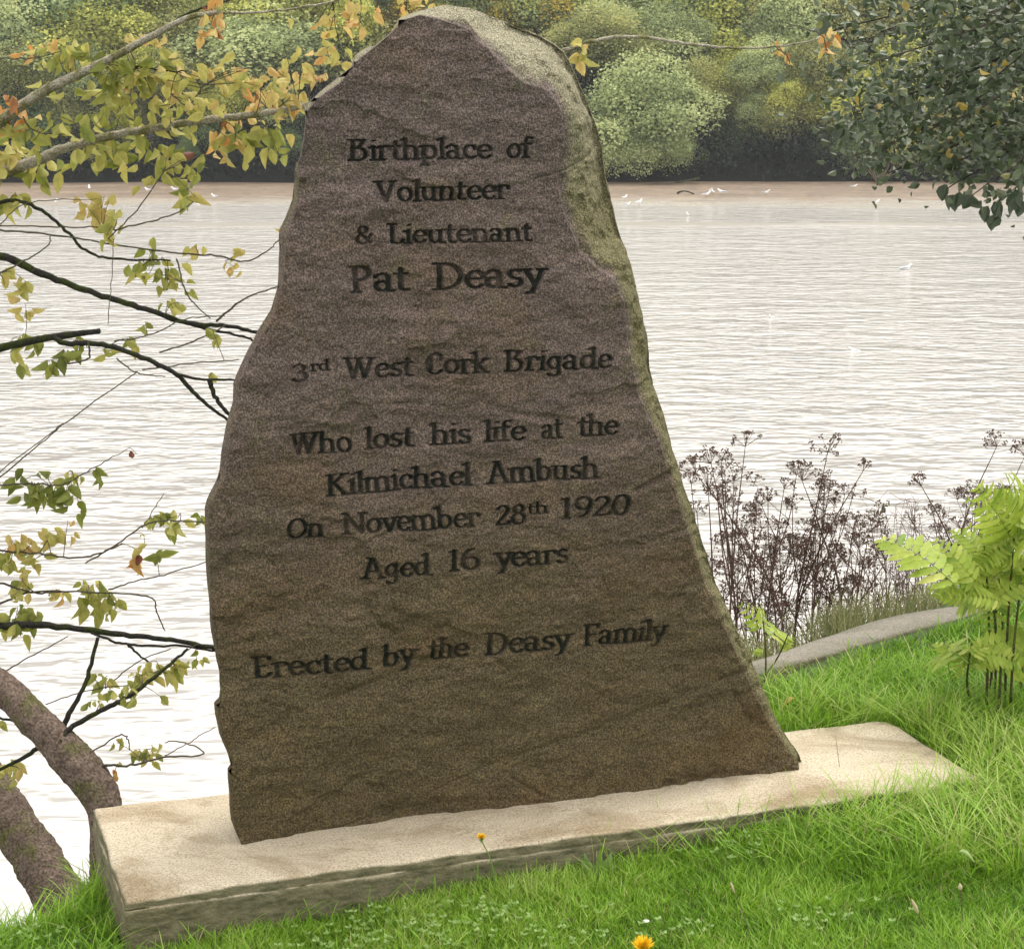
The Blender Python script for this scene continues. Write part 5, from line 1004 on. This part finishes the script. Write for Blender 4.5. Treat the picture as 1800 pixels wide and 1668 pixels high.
def daisy(px, py, D, label):
    h_ = at(px, py, D); e = empty('daisy', h_ - [0, 0, .03]); g = Geo(); tube(g, [(0, 0, 0), (0, 0, .03)], .0008, 4); link('stem', g.mesh('stem'), M['green'], e)
    n_ = 16; a = np.arange(n_) / n_ * 6.283; V, Fc, t = leaf_cloud(np.zeros((n_, 3)), np.stack([np.cos(a), np.sin(a), 0 * a + .3], -1), np.tile([0, 0, 1.], (n_, 1)), np.full(n_, .008), np.full(n_, .004), np.full(n_, .5), LEAF_LO)
    o = link('petals', mesh_np('petals', V, Fc, {'tint': t}), M['daisy'], e); o.location = (0, 0, .03); tag(e, label, 'daisy')
daisy(1136, 1620, 3.6, 'tiny white daisy above the large dandelion'); daisy(1766, 1470, 4.0, 'tiny white daisy in the grass near the right edge')
def flat_leaf(px, py, z, L, mat, label, ti, name='fallen_leaf'):
    p = on_z(px, py, z); Vt = shapes[2] * L; a = rng.uniform(0, 6.28); c_, s_ = math.cos(a), math.sin(a); Vt = np.stack([Vt[:, 0] * c_ - Vt[:, 1] * s_, Vt[:, 0] * s_ + Vt[:, 1] * c_, Vt[:, 2]], -1)
    o = link(name, mesh_np(name, Vt, LEAF[1], {'tint': np.full(len(Vt), ti)}, True), mat); o.location = tuple(p); tag(o, label, 'leaf')
flat_leaf(1398, 1228, .02, .04, M['leaf'], 'small orange fallen leaf on the grass behind the plinth', .8)
flat_leaf(1685, 1497, .05, .035, M['clover'], 'pale round leaf in the grass front right of the plinth', 1, 'broad_leaf')
# dock leaves against the plinth front
bd = on_z(1055, 1545, -.09); e = empty('dock_plant', bd); tag(e, 'small dock plant with curled leaves growing against the plinth front', 'plant')
for i in range(9):
    a = rng.uniform(0, 6.28); A = unit(np.array([math.cos(a), math.sin(a) * .7, .9])); V, Fc, t = leaf_cloud(np.array([A * .01]), A[None], np.array([[0, -.5, 1.]]), np.array([rng.uniform(.035, .06)]), np.array([.022]), np.array([rng.random()]), LEAF)
    link('leaf', mesh_np('leaf', V, Fc, {'tint': t}, True), M['clover'], e)
# ---------------------------------------------------------------- faint damp air over the river
hm = bpy.data.materials.new('haze'); hm.use_nodes = True; hn = hm.node_tree; hn.nodes.clear()
ho = hn.nodes.new('ShaderNodeOutputMaterial'); hv = hn.nodes.new('ShaderNodeVolumePrincipled'); hv.inputs['Color'].default_value = (.93, .96, 1, 1); hv.inputs['Density'].default_value = .0005; hn.links.new(hv.outputs[0], ho.inputs['Volume'])
hx, hy0, hy1, hz0, hz1 = 950, -90, 1350, -4.6, 75
V = [(x, y, z) for z in (hz0, hz1) for y in (hy0, hy1) for x in (-hx, hx)]
o = link('haze', mesh_np('haze', V, [(0, 2, 3, 1), (4, 5, 7, 6), (0, 1, 5, 4), (2, 6, 7, 3), (0, 4, 6, 2), (1, 3, 7, 5)]), hm); tag(o, 'thin pale haze over the river', 'haze', kind='stuff')
scene.render.engine = 'CYCLES'
